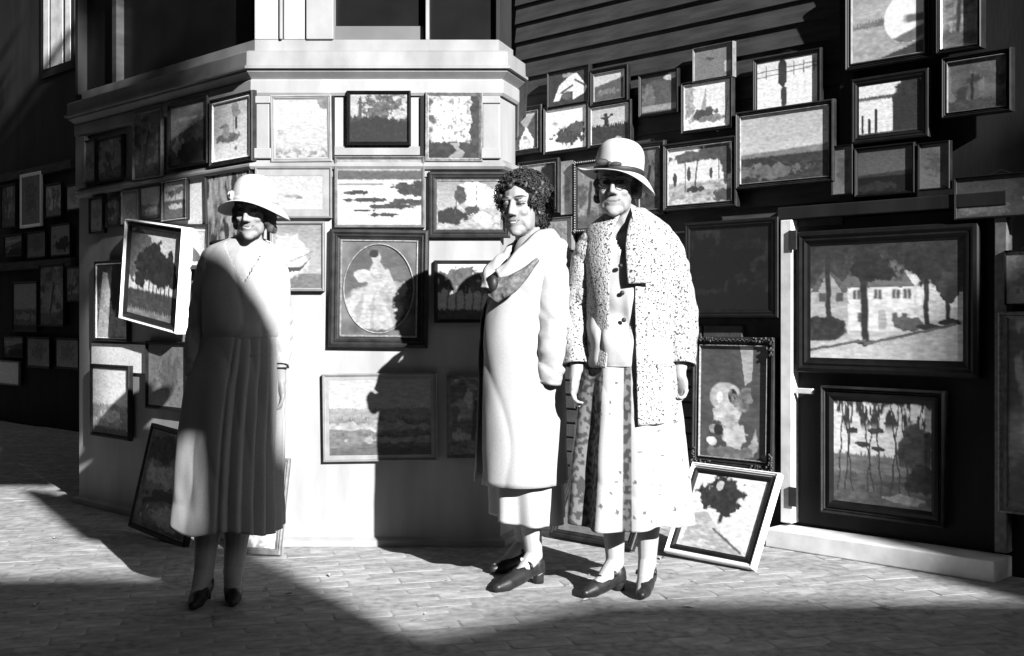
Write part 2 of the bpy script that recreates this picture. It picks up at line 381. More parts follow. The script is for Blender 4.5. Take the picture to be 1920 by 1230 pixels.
m_.build('shade_slab', M_BRICKH, sh, Sm)  # outline cut to the shadow that crosses the left woman
MB().tube([(2.71, -2.05, 4.5), (2.70, -2.05, 4.90)], .012, 8).build('shade_box_rod', M_IRON, sh, Sm)
MB().box(2.40, 2.79, -2.1, -2.0, 4.89, 5.85).build('shade_box', M_IRON, sh, Sm)  # box added to darken the ground at far left
# tree between the houses, unseen, its crown shaped to shade the left end of the facade
tree = empty('street_tree', (4.7, -7.2, 0), label='unseen leafy tree on the opposite pavement, its crown shaped for shade', cat='tree')
Tm = Matrix.Translation((-4.7, 7.2, 0))
MB().tube([(4.7, -7.2, 0), (4.68, -7.2, 3), (4.65, -7.3, 6), (4.7, -7.5, 8.6), (5.5, -7.6, 9.6), (6.4, -7.8, 12)], [.17, .14, .11, .09, .08, .03], 10).build('trunk', M_DARKW, tree, Tm, True)
lf = MB(); r = random.Random(3)
def inpoly(x, z):
    if 5.4 < x < 6.72 and 8.75 < z < 9.9: return True
    if 5.4 < x < 7.45 and 9.9 <= z < 13.3: return True
    return False
cnt = 0
while cnt < 5200:
    x, z = r.uniform(5.4, 7.5), r.uniform(8.7, 13.3)
    if not inpoly(x, z): continue
    if mn.noise(Vector((x*1.6, z*1.6, 3))) < -.22: continue
    y = -7.9+r.uniform(-.5, .5); dx = (y+8)*-.6; dz = (y+8)*-.52
    c = Vector((x+dx, y, z+dz)); s = r.uniform(.05, .09)
    a = Vector((r.uniform(-1,1), r.uniform(-1,1), r.uniform(-1,1))).normalized(); b = a.orthogonal().normalized(); q = a.cross(b)
    lf.add([c-b*s*1.3, c-q*s*.6, c+b*s*1.3, c+q*s*.6], [(0, 1, 2, 3)]); cnt += 1
lf.build('crown', mat('leaf', .06, .7), tree, Tm)
# unseen big elm added above the frame, canopy set to block sky light
elm = empty('sky_block_elm', (-4.6, -2.2, 0), label='unseen big elm added behind the camera to block sky light', cat='tree')
Em = Matrix.Translation((4.6, 2.2, 0)); tb = MB(); tb.tube([(-4.6, -2.2, 0), (-4.5, -2.1, 3), (-4.0, -1.8, 6), (-3.2, -1.2, 8.5)], [.34, .27, .22, .17], 12)
tb.build('trunk', M_DARKW, elm, Em, True)
for a_ in ((-1, 1, 9.3), (1.5, 1.0, 9.5), (3.8, .5, 9.4), (-5.5, 3, 9.5), (-2, -3, 11)):
    MB().tube([(-3.3, -1.3, 8.3), ((a_[0]-3.3)/2, (a_[1]-1.3)/2, a_[2]-.4), a_], [.13, .08, .03], 8).build('limb', M_DARKW, elm, Em, True)
lf = MB(); cnt = 0
while cnt < 11000:
    x, y, z = r.uniform(-9.3, 7.5), r.uniform(-6, 6.6), r.uniform(5.5, 13)
    if ((x+1)/8.5)**2+(y/7)**2 > 1: continue
    if z < 3.6+.52*(5.8-y)+.3*max(0, x-1)*.3: continue
    if z > 3.6+.52*(5.8-y)+3: continue
    if abs(x-(-4.3+.6*(11-y))) < .45 and abs(z-(4.0+.52*(11-y))) < 1.0: continue
    c = Vector((x, y, z)); s = r.uniform(.12, .22)
    a = Vector((r.uniform(-.6,.6), r.uniform(-.6,.6), 1)).normalized(); b = a.orthogonal().normalized(); q = a.cross(b)
    lf.add([c-b*s*1.3, c-q*s*.7, c+b*s*1.3, c+q*s*.7], [(0, 1, 2, 3)]); cnt += 1
lf.build('crown', MATS['leaf'], elm, Em)

# ------------------------------------------------------------------ painting: tones of a picture as an array, row 0 at the top
def fbm(h, w, seed, sc=4.0, octv=4, ax=1.0, ay=1.0):
    r = np.random.RandomState(seed); out = np.zeros((h, w)); amp = 1; tot = 0; asp = w/max(h, 1)
    for o in range(octv):
        gh = max(2, int(sc*ay*2**o)+2); gw = max(2, int(sc*ax*asp*2**o)+2); g = r.rand(gh+1, gw+1)
        y = np.linspace(0, gh-1.001, h)[:, None]; x = np.linspace(0, gw-1.001, w)[None, :]
        yi = y.astype(int); xi = x.astype(int); fy = y-yi; fx = x-xi; fy = fy*fy*(3-2*fy); fx = fx*fx*(3-2*fx)
        out += amp*((g[yi, xi]*(1-fx)+g[yi, xi+1]*fx)*(1-fy)+(g[yi+1, xi]*(1-fx)+g[yi+1, xi+1]*fx)*fy); tot += amp; amp *= .55
    return out/tot
def ss(x, a, b): t = np.clip((x-a)/(b-a), 0, 1); return t*t*(3-2*t)
class Pic:
    def __init__(s, w, h, seed):
        s.w, s.h, s.seed = w, h, seed; s.V, s.U = np.meshgrid(np.linspace(0, 1, h), np.linspace(0, 1, w), indexing='ij')
        s.asp = w/h; s.r = random.Random(seed); s.k = 0; s.a = np.full((h, w), .5)
        s.U = s.U+(fbm(h, w, seed+901, 22, 3)-.5)*.014; s.V = s.V+(fbm(h, w, seed+902, 22, 3)-.5)*.014   # wandering brush
    def n(s, sc=6, octv=4, ax=1, ay=1): s.k += 1; return fbm(s.h, s.w, s.seed*31+s.k, sc, octv, ax, ay)
    def put(s, m, val): s.a = s.a*(1-m)+val*m
    def sky(s, top, bot, cl=.1): s.a = top+(bot-top)*s.V+(s.n(3, 4, .6, 1.5)-.5)*cl
    def land(s, y0, val, rough=.1, sc=3, tex=.3, slope=0):
        e = y0+slope*(s.U-.5)+(fbm(1, s.w, s.seed*7+s.k, sc, 4)[0][None, :]-.5)*rough; s.k += 1
        s.put(ss(s.V, e-.012, e+.012), val*(1+(s.n(14, 3, .7, 1.3)-.5)*2*tex))
    def blob(s, cx, cy, rx, ry, val, rag=.5, tex=.4, sc=9):
        d = np.sqrt(((s.U-cx)/rx)**2+((s.V-cy)/ry)**2)+(s.n(sc, 4)-.5)*rag*2
        s.put(1-ss(d, .9, 1.06), val*(1+(s.n(16, 3)-.5)*2*tex))
    def line(s, x0, y0, x1, y1, wd, val, wob=0):
        dx, dy = (x1-x0)*s.asp, y1-y0; L = dx*dx+dy*dy+1e-9
        X, Y = (s.U-x0)*s.asp, s.V-y0
        if wob: X = X+np.sin(s.V*23+s.k)*wob; s.k += 1
        t = np.clip((X*dx+Y*dy)/L, 0, 1); d = np.hypot(X-t*dx, Y-t*dy); s.put(1-ss(d, wd*.7, wd*1.3), val)
    def rect(s, x0, y0, x1, y1, val): 
        e = .008; s.put(ss(s.U, x0-e, x0+e)*(1-ss(s.U, x1-e, x1+e))*ss(s.V, y0-e, y0+e)*(1-ss(s.V, y1-e, y1+e)), val)
    def poly(s, pts, val):
        ins = np.zeros(s.a.shape, bool); n = len(pts)
        for i in range(n):
            (x0, y0), (x1, y1) = pts[i], pts[(i+1) % n]
            if y0 == y1: continue
            c = ((y0 > s.V) != (y1 > s.V)) & (s.U < (x1-x0)*(s.V-y0)/(y1-y0)+x0); ins ^= c
        s.put(ins.astype(float), val)
    def tree(s, x, yb, yt, r, val=.03, tw=.012, rag=.55):
        s.line(x, yb, x+s.r.uniform(-.02, .02), yt, tw, val, .004); s.blob(x, yt, r/s.asp, r*.8, val, rag, .6)
def K_trees(p):
    p.sky(.55, .75, .25); p.blob(.12, .25, .35, .3, .12, .7); p.land(.70, .07, .05, 3, .4)
    for x in (.2, .3, .42, .5, .58, .66, .74, .82, .9): p.line(x, .78, x+.01, .4, .012, .05, .003)
    for x, y, r in ((.3, .42, .2), (.5, .33, .25), (.7, .38, .22), (.85, .5, .16), (.22, .58, .12), (.6, .48, .2)): p.blob(x, y, r, r*.75, .03, .6, .6)
    p.land(.93, .25, .1, 3, .5)
def K_treesdark(p): K_trees(p); p.a *= .7
def K_sea(p):
    p.sky(.42, .5, .05); p.land(.17, .12, .03, 3, .2); p.land(.31, .66, .02, 3, .12)
    for cx, cy, rx, ry in ((.35, .62, .3, .03), (.22, .5, .16, .035), (.62, .72, .24, .035), (.86, .48, .22, .06), (.8, .4, .2, .04), (.85, .66, .2, .045), (.55, .85, .2, .025), (.3, .78, .12, .02)):
        p.blob(cx, cy, rx, ry, .06, .8, .5, 12)
    p.blob(.3, .38, .32, .02, .3, .6); p.blob(.97, .42, .1, .14, .05, .7)
def K_pale(p):
    p.sky(.8, .72, .05); m = ss(p.V, .72, .95)*ss(p.n(14, 4), .42, .6); p.put(m*.85, .25); p.blob(.1, .56, .06, .05, .6, .6); p.blob(.97, .06, .14, .1, .3, .8)
def K_lightsketch(p):
    p.sky(.76, .8, .03); p.blob(.5, .62, .18, .05, .5, .8); p.blob(.62, .66, .1, .025, .25, .8); p.blob(.28, .55, .05, .03, .6, .7)
def K_darkland(p):
    p.sky(.35, .45, .3); p.blob(.6, .3, .35, .3, .09, 1.0, .8, 14); p.land(.46, .04, .12, 5, .6)
    p.rect(.14, .18, .2, .5, .06); p.poly([(.12, .2), (.17, .03), (.22, .2)], .06); p.blob(.85, .42, .16, .12, .35, 1.1, .6, 16); p.blob(.5, .78, .6, .3, .02, .3, .6)
def K_path(p):
    p.sky(.75, .8, .2); n = p.n(10, 4); edge = np.maximum(np.abs(p.U-.5)*1.7, (1-p.V)*.0+np.abs(p.V-.42)*1.2)
    p.put(ss(edge+(n-.5)*1.2, .5, .95), .10); p.put(ss(p.n(20, 3), .62, .7)*.7, .12)
    p.land(.74, .05, .06, 4, .7); p.poly([(.42, .76), (.62, .76), (.6, .84), (.72, .9), (.66, 1), (.38, 1), (.56, .88), (.5, .82)], .35); p.blob(.92, .45, .1, .6, .06, .6, .7)
def K_boats(p):
    p.sky(.3, .6, .25); p.blob(.62, .3, .3, .28, .72, .5, .2); p.land(.55, .45, .08, 5, .6); p.blob(.36, .3, .1, .2, .07, .4, .5)
    p.blob(.2, .75, .25, .18, .03, .5, .6); p.blob(.55, .62, .12, .1, .06, .9, .5); p.blob(.75, .78, .2, .12, .62, .9, .4); p.line(.62, .1, .62, .6, .008, .08); p.line(.3, .15, .28, .7, .008, .08)
def K_ship(p):
    p.sky(.42, .62, .15); p.land(.77, .26, .02, 3, .3); p.blob(.35, .5, .42, .36, .82, .35, .06)
    p.line(.82, .42, .35, .58, .006, .2); p.poly([(0, .68), (.58, .66), (.8, .5), (.56, .73), (0, .76)], .10); p.put(((p.U < .56) & (np.abs(np.mod(p.V*7, 1)-.5) < .05) & (p.V < .6)).astype(float)*.25, .45)
def K_oval(p):
    p.a = .16+(p.n(5, 4)-.5)*.14; p.land(.8, .12, .05)
    p.blob(.42, .7, .42, .26, .62, .25, .25, 7); p.blob(.5, .45, .16, .22, .6, .2, .2); p.blob(.28, .36, .14, .08, .7, .3, .15); p.blob(.68, .52, .2, .13, .5, .5, .3)
    p.blob(.46, .16, .065, .075, .6, .05, .1); p.blob(.43, .11, .07, .05, .05, .3); p.line(.3, .4, .55, .46, .022, .66); p.line(.62, .3, .72, .5, .02, .6); p.blob(.47, .3, .1, .1, .55, .1)
    st = np.sin((p.U-.5)/(p.V+.25)*26+p.n(5, 3)*6); p.put(ss(st, .35, .9)*ss(p.V, .5, .62)*.5, .3)
def K_dunes(p):
    p.sky(.5, .55, .06); p.land(.38, .3, .06, 3, .3); p.land(.52, .2, .15, 4, .5); p.blob(.5, .62, .5, .06, .4, .9); p.land(.72, .16, .12, 4, .6); p.blob(.7, .8, .4, .05, .34, .9); p.land(.9, .12, .05)
def K_grove(p):
    p.sky(.7, .8, .15); p.blob(.35, .3, .42, .2, .1, .8, .6); p.blob(.8, .4, .25, .12, .2, .9, .6)
    for x in (.15, .3, .45, .6, .75, .88): p.line(x, 1, x+.04, .4, .012, .25, .006)
    p.land(.82, .12, .08)
def K_boatpale(p):
    p.sky(.6, .75, .2); p.blob(.4, .62, .32, .08, .18, .6, .5); p.blob(.35, .5, .12, .12, .35, .8); p.rect(.6, .26, .66, .5, .08); p.line(.55, .1, .55, .6, .008, .25); p.blob(.6, .2, .12, .12, .35, .9); p.blob(.62, .83, .05, .04, .25, .8); p.blob(.25, .42, .1, .03, .2, .8)
def K_hill(p):
    p.sky(.3, .4, .3); p.blob(.4, .24, .5, .03, .5, .8); p.land(.4, .09, .1, 4, .6, -.3); p.blob(.25, .72, .16, .18, .28, .8, .5); p.blob(.7, .85, .5, .25, .03, .4)
def K_dim(p): p.sky(.14, .2, .14); p.put(ss(p.n(4, 5, .8, 1.2), .48, .62)*.8, .05); p.put(ss(p.n(5, 4, 1.5, .7), .6, .7)*.6, .32); p.line(p.r.uniform(.3, .6), .9, p.r.uniform(.35, .6), .3, .03, .04, .006); p.land(.8, .09, .1, 4, .6)
def K_grey(p): p.sky(.20, .26, .1); p.blob(.5, .45, .3, .3, .15, 1.0)
def K_snow(p):
    p.sky(.6, .62, .04); p.land(.3, .68, .02, 3, .06); p.line(0, .22, 1, .16, .012, .16); p.line(0, .33, 1, .24, .012, .2)
    for x in (.15, .38, .62, .78, .95): p.line(x, .1, x, .36, .012, .12)
    p.blob(.43, .14, .075, .14, .03, .15); p.rect(.36, .14, .5, .5, .04); p.poly([(.36, .48), (.5, .48), (.44, .62)], .04); p.rect(.41, .6, .5, .98, .07); p.blob(.45, .8, .05, .2, .05, .4)
def K_beach(p): p.sky(.36, .52, .12); p.land(.55, .17, .02, 3, .25, -.05); p.land(.63, .04, .03, 4, .6); p.blob(.3, .85, .4, .1, .12, .9)
def K_umbrella(p):
    p.sky(.6, .68, .08); p.land(.62, .35, .06, 6, .8); p.blob(.3, .17, .28, .1, .09, .5, .6); p.blob(.75, .12, .24, .16, .07, .5, .5); p.blob(.93, .3, .12, .22, .06, .6)
    p.line(.27, .2, .27, .78, .012, .06); p.line(.47, .2, .42, .78, .014, .06); p.line(.8, .2, .8, .6, .012, .08); p.blob(.42, .75, .14, .06, .05, .8)
    for x, y in ((.1, .55), (.33, .46), (.68, .5), (.9, .6)): p.blob(x, y, .03, .12, .06, .4)
    p.land(.92, .4, .08, 6, .9); p.blob(.9, .9, .2, .12, .07, .8)
def K_boatmast(p): p.sky(.62, .66, .1); p.blob(.1, .4, .12, .45, .3, 1, .5); p.blob(.45, .68, .24, .13, .07, .6, .5); p.line(.47, .15, .47, .62, .014, .12); p.poly([(.47, .15), (.36, .58), (.47, .6)], .3); p.blob(.55, .8, .3, .07, .2, .8); p.line(.95, .4, .88, .95, .01, .1)
def K_rider(p): p.sky(.36, .5, .12); p.land(.5, .04, .2, 5, .5); p.blob(.4, .42, .06, .12, .03, .4); p.blob(.38, .22, .05, .05, .03, .3); p.blob(.54, .24, .05, .04, .03, .4); p.line(.4, .35, .52, .25, .02, .03); p.blob(.35, .3, .12, .04, .04, .4); p.blob(.7, .92, .1, .06, .35, 1)
def K_bush(p): p.sky(.62, .6, .12); p.blob(.6, .68, .38, .22, .06, .7, .7, 12); p.blob(.75, .5, .2, .14, .08, .8); p.blob(.2, .35, .08, .05, .3, .9)
def K_spire(p): p.a = .05+p.n(6, 3)*.04; p.poly([(.05, .05), (.9, .02), (.5, .45)], .3); p.poly([(.2, .8), (.5, .38), (.85, .8), (.8, 1), (.2, 1)], .6); p.blob(.5, .85, .3, .12, .5, .9); p.blob(.45, .7, .1, .06, .2, .6)
def K_book(p): p.a = .03+p.n(6, 3)*.03; p.poly([(.1, .85), (.25, .4), (.55, .12), (.7, .1), (.97, .55), (.9, .72), (.6, .88), (.6, .62), (.35, .62), (.25, .85)], .6); p.line(.3, .62, .6, .45, .03, .06); p.line(.66, .3, .9, .5, .03, .08); p.blob(.45, .72, .12, .12, .1, .3); p.blob(.45, .12, .12, .06, .25, .8)
def K_hillside(p): p.sky(.45, .55, .1); p.land(.34, .09, .08, 4, .4, -.25); p.blob(.4, .7, .4, .1, .16, .8)
def K_moor(p): p.sky(.06, .1, .1); p.blob(.85, .1, .2, .1, .4, .8); p.blob(.2, .5, .2, .3, .14, .8); p.land(.8, .25, .04, 3, .3); p.land(.96, .05, .02)
def K_papers(p): p.a = .17+(p.n(4, 3)-.5)*.05; p.rect(.78, .5, .95, .85, .4); p.blob(.4, .35, .12, .06, .08, .8)
def K_moon(p):
    p.sky(.3, .38, .2); p.land(.5, .16, .08, 3, .3, -.1); p.land(.6, .32, .04, 3, .3)
    d = np.hypot((p.U-.78)*p.asp*1.0, p.V-.55); p.put(1-ss(d, .30, .315), .8); p.put((1-ss(d, .3, .31))*ss(p.V, .5, .54)*(1-ss(p.V, .6, .64))*ss(p.U, .66, .8), .14); p.put((1-ss(d, .3, .31))*ss(p.V+(p.U-.78)*.3, .7, .74), .14); p.land(.97, .05, .02, 3, .3, -.25)
def K_lake(p): p.sky(.6, .66, .05); p.land(.24, .1, .04, 6, .5); p.land(.31, .62, .03, 5, .1); p.blob(.85, .3, .3, .42, .03, .35, .5); p.rect(.55, .3, 1.2, 1.2, .03); p.line(.06, .95, .06, .62, .025, .03); p.line(.17, .98, .17, .7, .03, .03); p.line(.28, .98, .28, .52, .03, .03); p.land(.97, .05, .03)
def K_ladies(p):
    p.a = .07+(p.n(4, 4)-.5)*.06; p.poly([(.6, 0), (.8, 0), (.78, .3), (.68, .35)], .3); p.blob(.38, .45, .24, .13, .38, .08, .2); p.blob(.5, .45, .07, .07, .03, .2); p.blob(.3, .46, .05, .05, .62, .2)
    p.blob(.62, .5, .16, .12, .16, 1.1, .8); p.blob(.42, .62, .24, .1, .42, .9, .5); p.blob(.5, .78, .16, .16, .4, .8, .5); p.blob(.18, .86, .09, .045, .6, .4); p.blob(.2, .76, .07, .04, .3, .6); p.blob(.83, .86, .08, .1, .3, .8); p.blob(.5, .96, .4, .06, .14, .6); p.blob(.28, .75, .07, .05, .03, .4)
def K_bigtree(p):
    p.sky(.7, .62, .05); p.line(.5, .62, .5, .35, .03, .04); p.blob(.42, .27, .3, .24, .035, .5, .7, 12); p.blob(.36, .14, .05, .07, .5, .3); p.blob(.55, .42, .16, .12, .03, .6)
    p.poly([(.05, 1), (.1, .55), (.3, .5), (.52, .72), (.95, 1)], .38); p.put(ss(p.n(9, 4, .6, 2), .5, .62)*ss(p.V, .55, .7)*(p.U < .8)*.7, .6); p.line(.45, .72, .9, .97, .015, .12)
def K_house(p):
    p.sky(.06, .08, .05)
    p.rect(.55, .35, 1.1, .75, .55); p.blob(.8, .4, .2, .18, .5, .8)
    p.land(.72, .45, .03, 3, .2, -.12); p.rect(0, .38, .26, .76, .38); p.poly([(0, .42), (.1, .18), (.3, .42)], .1); p.rect(.26, .36, .70, .76, .60); p.poly([(.2, .38), (.36, .1), (.56, .1), (.71, .38)], .13); p.poly([(.02, .52), (.12, .22), (.28, .52)], .30)
    for x in (.06, .18): p.rect(x, .42, x+.05, .5, .08)
    for x in (.30, .44, .56, .63): p.rect(x, .40, x+.05, .48, .09); p.rect(x+.022, .4, x+.028, .48, .5)
    for x in (.33, .56, .62): p.rect(x, .6, x+.035, .68, .10)
    p.rect(.47, .58, .52, .74, .35)
    p.blob(.1, .74, .15, .12, .04, .3, .6); p.blob(.68, .7, .1, .06, .12, .8); p.land(.86, .55, .05, 3, .12, -.22)
    m = 1-ss(p.V+(p.n(8, 4)-.5)*.28, .08, .2); p.put(m, .03); p.put((1-ss(p.V+(p.n(12, 3)-.5)*.5, .16, .3))*ss(p.n(14, 3), .4, .5), .04)
    for x, t, b_ in ((.13, .026, .72), (.38, .036, .86), (.78, .022, .72), (.91, .02, .68)): p.line(x, b_, x-.01, .1, t, .035, .004); p.blob(x, b_, .07, .025, .04, .5)
    p.line(.0, .93, .38, .84, .012, .1); p.line(.38, .87, .95, .7, .012, .12); p.blob(.8, .2, .2, .14, .03, .7); p.blob(.93, .36, .1, .12, .04, .8); p.blob(.42, .2, .16, .12, .03, .6)
def K_forest(p):
    p.sky(.6, .66, .12); p.land(.52, .16, .06, 5, .5); p.land(.7, .10, .05, 5, .6); p.put(ss(p.n(9, 4, 2.5, .5), .5, .58)*(1-ss(p.V, .2, .32)), .04); p.put(1-ss(p.V+(p.n(12)-.5)*.2, .0, .06), .04)
    for x, xt in ((.05, .1), (.12, .2), (.2, .12), (.35, .42), (.42, .3), (.5, .44), (.6, .68), (.7, .6), (.78, .7)): p.line(x, .88, xt, .03, .008, .05, .007)
    for x, y in ((.2, .3), (.3, .42), (.42, .28), (.55, .2), (.45, .45)): p.blob(x, y, .08, .03, .05, 1)
    p.blob(.86, .42, .2, .22, .06, .4, .6); p.blob(.9, .72, .16, .14, .04, .4); p.blob(.7, .92, .2, .04, .25, .9)
def K_sunset(p): p.sky(.1, .15, .1); p.blob(.5, .75, .4, .1, .3, .9); p.land(.9, .12, .03)
def K_strip(p): p.sky(.10, .22, .15); p.blob(.95, .6, .16, .3, .6, .6); p.blob(.3, .8, .3, .15, .35, .9)
def K_skybright(p): p.sky(.72, .76, .05); p.land(.55, .3, .12, 5, .7); p.blob(.5, .72, .35, .08, .6, .9); p.land(.9, .08, .1)
def K_winding(p): p.a = .08+(p.n(6, 4)-.5)*.08; p.poly([(.2, .1), (.36, .12), (.5, .5), (.95, .8), (1, 1), (0, 1), (.12, .5)], .55); p.put(ss(p.n(10, 3), .5, .6)*ss(p.V, .2, .4)*.6, .3); p.blob(.75, .35, .3, .35, .06, .5)
def K_sapling(p): p.sky(.5, .6, .1); p.line(.5, .55, .5, .15, .02, .12); p.blob(.3, .3, .22, .1, .15, 1); p.blob(.65, .25, .2, .1, .15, 1); p.land(.5, .12, .08); p.blob(.5, .68, .3, .07, .5, .9)
def K_bark(p): p.a = .3+(p.n(6, 4, 2, .6)-.5)*.5; p.put(ss(p.n(5, 4, 2, .7), .5, .62), .05)
def K_vine(p): p.a = .14+(p.n(8, 4)-.5)*.2; p.poly([(.9, 0), (1, 0), (.6, .5), (.5, .4)], .4); p.blob(.3, .18, .3, .16, .06, .6); p.blob(.4, .45, .4, .1, .3, .8); p.blob(.5, .65, .4, .05, .06, .8); p.blob(.6, .85, .4, .1, .35, .8); p.line(.1, .75, .9, .55, .03, .05)
def K_church(p): p.sky(.6, .66, .1); p.poly([(0, 1), (0, .6), (.3, .5), (.6, .7), (.9, 1)], .1)
def K_white(p): p.a = .72+(p.n(3, 3)-.5)*.05

def canvas(name, parent, w, h, kind, y, dens=230, seed=1, oval=False, tilt=None, x0=0, z0=0, gain=1.0):
    nx = max(8, int(w*dens)); nz = max(8, int(h*dens)); p = Pic(nx, nz, seed); kind(p)
    a = np.clip(p.a*gain*(1+(fbm(nz, nx, seed+77, 34, 2, .5, 1.6)-.5)*.6), .012, .85)
    X, Z = np.meshgrid(np.linspace(-w/2, w/2, nx)+x0, np.linspace(h/2, -h/2, nz)+z0)
    co = np.stack([X.ravel(), np.full(X.size, y), Z.ravel()], 1)
    idx = np.arange(nx*nz).reshape(nz, nx)
    q = np.stack([idx[:-1, :-1], idx[1:, :-1], idx[1:, 1:], idx[:-1, 1:]], -1).reshape(-1, 4)
    if oval:
        cx = (co[q].mean(1)); keep = ((cx[:, 0]-x0)/(w/2))**2+((cx[:, 2]-z0)/(h/2))**2 < .99; q = q[keep]
    me = bpy.data.meshes.new(name); me.vertices.add(len(co)); me.vertices.foreach_set('co', co.ravel())
    me.loops.add(q.size); me.loops.foreach_set('vertex_index', q.ravel().astype(np.int32))
    me.polygons.add(len(q)); me.polygons.foreach_set('loop_start', np.arange(0, q.size, 4, dtype=np.int32))
    me.update(calc_edges=True)
    at = me.color_attributes.new('paint', 'FLOAT_COLOR', 'POINT')
    c = np.ones((len(co), 4)); c[:, :3] = a.ravel()[:, None]; at.data.foreach_set('color', c.ravel())
    return link(name, me, M_CANVAS, parent)
def ring(name, m, parent, w, h, fw, prof, bevel=0):
    """four mitred mouldings; prof = (t, y) with t from outer edge 0 to inner edge 1 across width fw"""
    v = []; f = []; k = len(prof)
    for sx, sz in ((-1, -1), (1, -1), (1, 1), (-1, 1)):
        for t, y in prof: v.append((sx*(w/2-t*fw), y, sz*(h/2-t*fw)))
    for i in range(4):
        j = (i+1) % 4
        for a in range(k-1): f.append((i*k+a, j*k+a, j*k+a+1, i*k+a+1))
    return MB().add(v, f).build(name, m, parent)
FR = {'cream': F_CREAM, 'dark': F_DARK, 'black': F_BLACK, 'gilt': F_GILT, 'white': F_WHITE, 'grey': F_GREY}
GROUPS = {'G': 'pictures standing on the pavement', 'H': 'pictures standing on the pavement', 'F': 'paintings hung on the pale front of the bay', 'L': 'paintings hung on the shaded side of the bay', 'R': 'paintings hung on the clapboard wall and door'}
pid = [0]
def painting(wall, x0, y0, x1, y1, kind, frame, fpx, label, roll=0, lean=0, mat_px=0, matm='white', dep=.028, gain=1.0, off=None, name='framed_painting', cat='painting', lip=None, oval=None, floor=False, carve=False, beads=False, liner=None, group=None):
    pid[0] += 1
    o_ = (.024 if wall == 'R' and y0 < 600 else .003) if off is None else off
    mid = o_+dep*.7; ym = (y0+y1)/2; xm = (x0+x1)/2
    ua, _, _ = hit(wall, x0, ym, mid); ub, _, _ = hit(wall, x1, ym, mid); uc, zt, Y = hit(wall, xm, y0, mid); _, zb, _ = hit(wall, xm, y1, mid)
    uc = (ua+ub)/2; W = ub-ua; H = zt-zb; fw = fpx/FPX*Y
    zc = (zt+zb)/2
    if floor:      # stands on the pavement, foot away from the wall, top leaning back towards it
        th_ = math.radians(-lean); k_ = (y0-595)/FPX; nY = abs(WALLS[wall][2].y); _, zz, Yb = hit(wall, xm, y1, o_)
        Yb = Yb if wall in 'FL' else hit(wall, xm, y1, o_)[2]; H = (1.05-k_*Yb)/(math.cos(th_)+nY*k_*math.sin(th_))
    if wall in 'R' and x0 > 900 and gain == 1.0: gain = 1.2
    root = empty('framed_painting' if name is None else name, mw=wmat(wall, uc, zc, o_, roll, 0), label=label, cat=cat, group=group or GROUPS[wall])
    if floor: root.matrix_world = wmat(wall, uc, H/2*math.cos(th_)+.004, o_-H/2*math.sin(th_)+dep*.2, roll, lean)
    elif lean:   # a leaning picture turns about its middle, pushed out so that its upper back edge touches the wall
        O, d, n = WALLS[wall]; root.matrix_world = wmat(wall, uc, zc, o_+abs(math.sin(math.radians(lean)))*H/2, roll, lean)
    d = dep; cdep = d*.62
    prof = [(0, 0), (0, -d*.75), (.08, -d*.92), (.3, -d), (.5, -d*.82), (.62, -d*.9), (.8, -d*.72), (1, -cdep-.001), (1, 0)]
    if frame: 
        fr = ring('frame', FR[frame], root, W, H, fw, prof)
        if beads:
            b = MB(); n_ = int(H/(fw*.5))
            for sx in (-1, 1):
                for i in range(n_): b.ball((sx*(W/2-fw*.5), -d*.98, -H/2+(i+.5)*H/n_), fw*.2, 6, 4)
            n_ = int(W/(fw*.5))
            for sz in (-1, 1):
                for i in range(n_): b.ball((-W/2+(i+.5)*W/n_, -d*.98, sz*(H/2-fw*.5)), fw*.2, 6, 4)
            b.build('beading', F_GILT, root, None, True)['kind'] = 'stuff'
        if carve:
            b = MB(); r = random.Random(pid[0])
            for sx, sz in ((-1, -1), (1, -1), (1, 1), (-1, 1)):
                for q in range(30):
                    t = r.uniform(0, .26); 
                    if q % 2: cx, cz = sx*(W/2-fw*r.uniform(.1, .6)), sz*(H/2-t*H*.6)
                    else: cx, cz = sx*(W/2-t*W), sz*(H/2-fw*r.uniform(.1, .6))
                    b.ball((cx, -d*1.0, cz), (fw*r.uniform(.1, .22), .006, fw*r.uniform(.1, .22)), 6, 4)
            for i in range(60):
                b.ball((W*(i/59-.5)*.96, -d, H/2-fw*.4+fw*.12*math.sin(i*1.9)), fw*.1, 5, 4)
            b.build('carving', mat('carved_gilt', .035, .5, .5, 60, .5), root, None, True)['kind'] = 'stuff'
    iw, ih = W-2*fw, H-2*fw
    MB().box(-W/2+.004, W/2-.004, -d*.45, -.001, -H/2+.004, H/2-.004).build('backing', F_GREY, root)
    if liner:   # second inner moulding
        lw = liner[1]/FPX*Y; ring('liner', FR[liner[0]], root, iw-.0006, ih-.0006, lw, [(0, -d*.5), (0, -d*.8), (.5, -d*.86), (1, -cdep-.001), (1, -d*.4)]); iw -= 2*lw; ih -= 2*lw
    cw, ch = iw, ih; cy = -cdep
    if oval:
        n_ = 64; ow, oh = iw*.475, ih*.48; zo = -.012*0
        v = []; f = []
        for i in range(n_):   # dark spandrel mount with an oval opening
            t = 2*PI*i/n_; c, s_ = math.cos(t), math.sin(t); k = 1/max(abs(c), abs(s_)); 
            v += [(c*k*iw/2, -cdep-.003, s_*k*ih/2), (c*ow, -cdep-.003, s_*oh), (c*ow*.985, -cdep-.0005, s_*oh*.985)]
        for i in range(n_):
            j = (i+1) % n_; f += [(i*3, j*3, j*3+1, i*3+1), (i*3+1, j*3+1, j*3+2, i*3+2)]
        MB().add(v, f).build('oval_mount', mat('mount_dark', .07, .6, .3, 12, .5), root)
        MB().tube([(math.cos(2*PI*i/n_)*ow, -cdep-.004, math.sin(2*PI*i/n_)*oh) for i in range(n_+1)], .0035, 6, False).build('oval_rim', F_GILT, root, None, True)
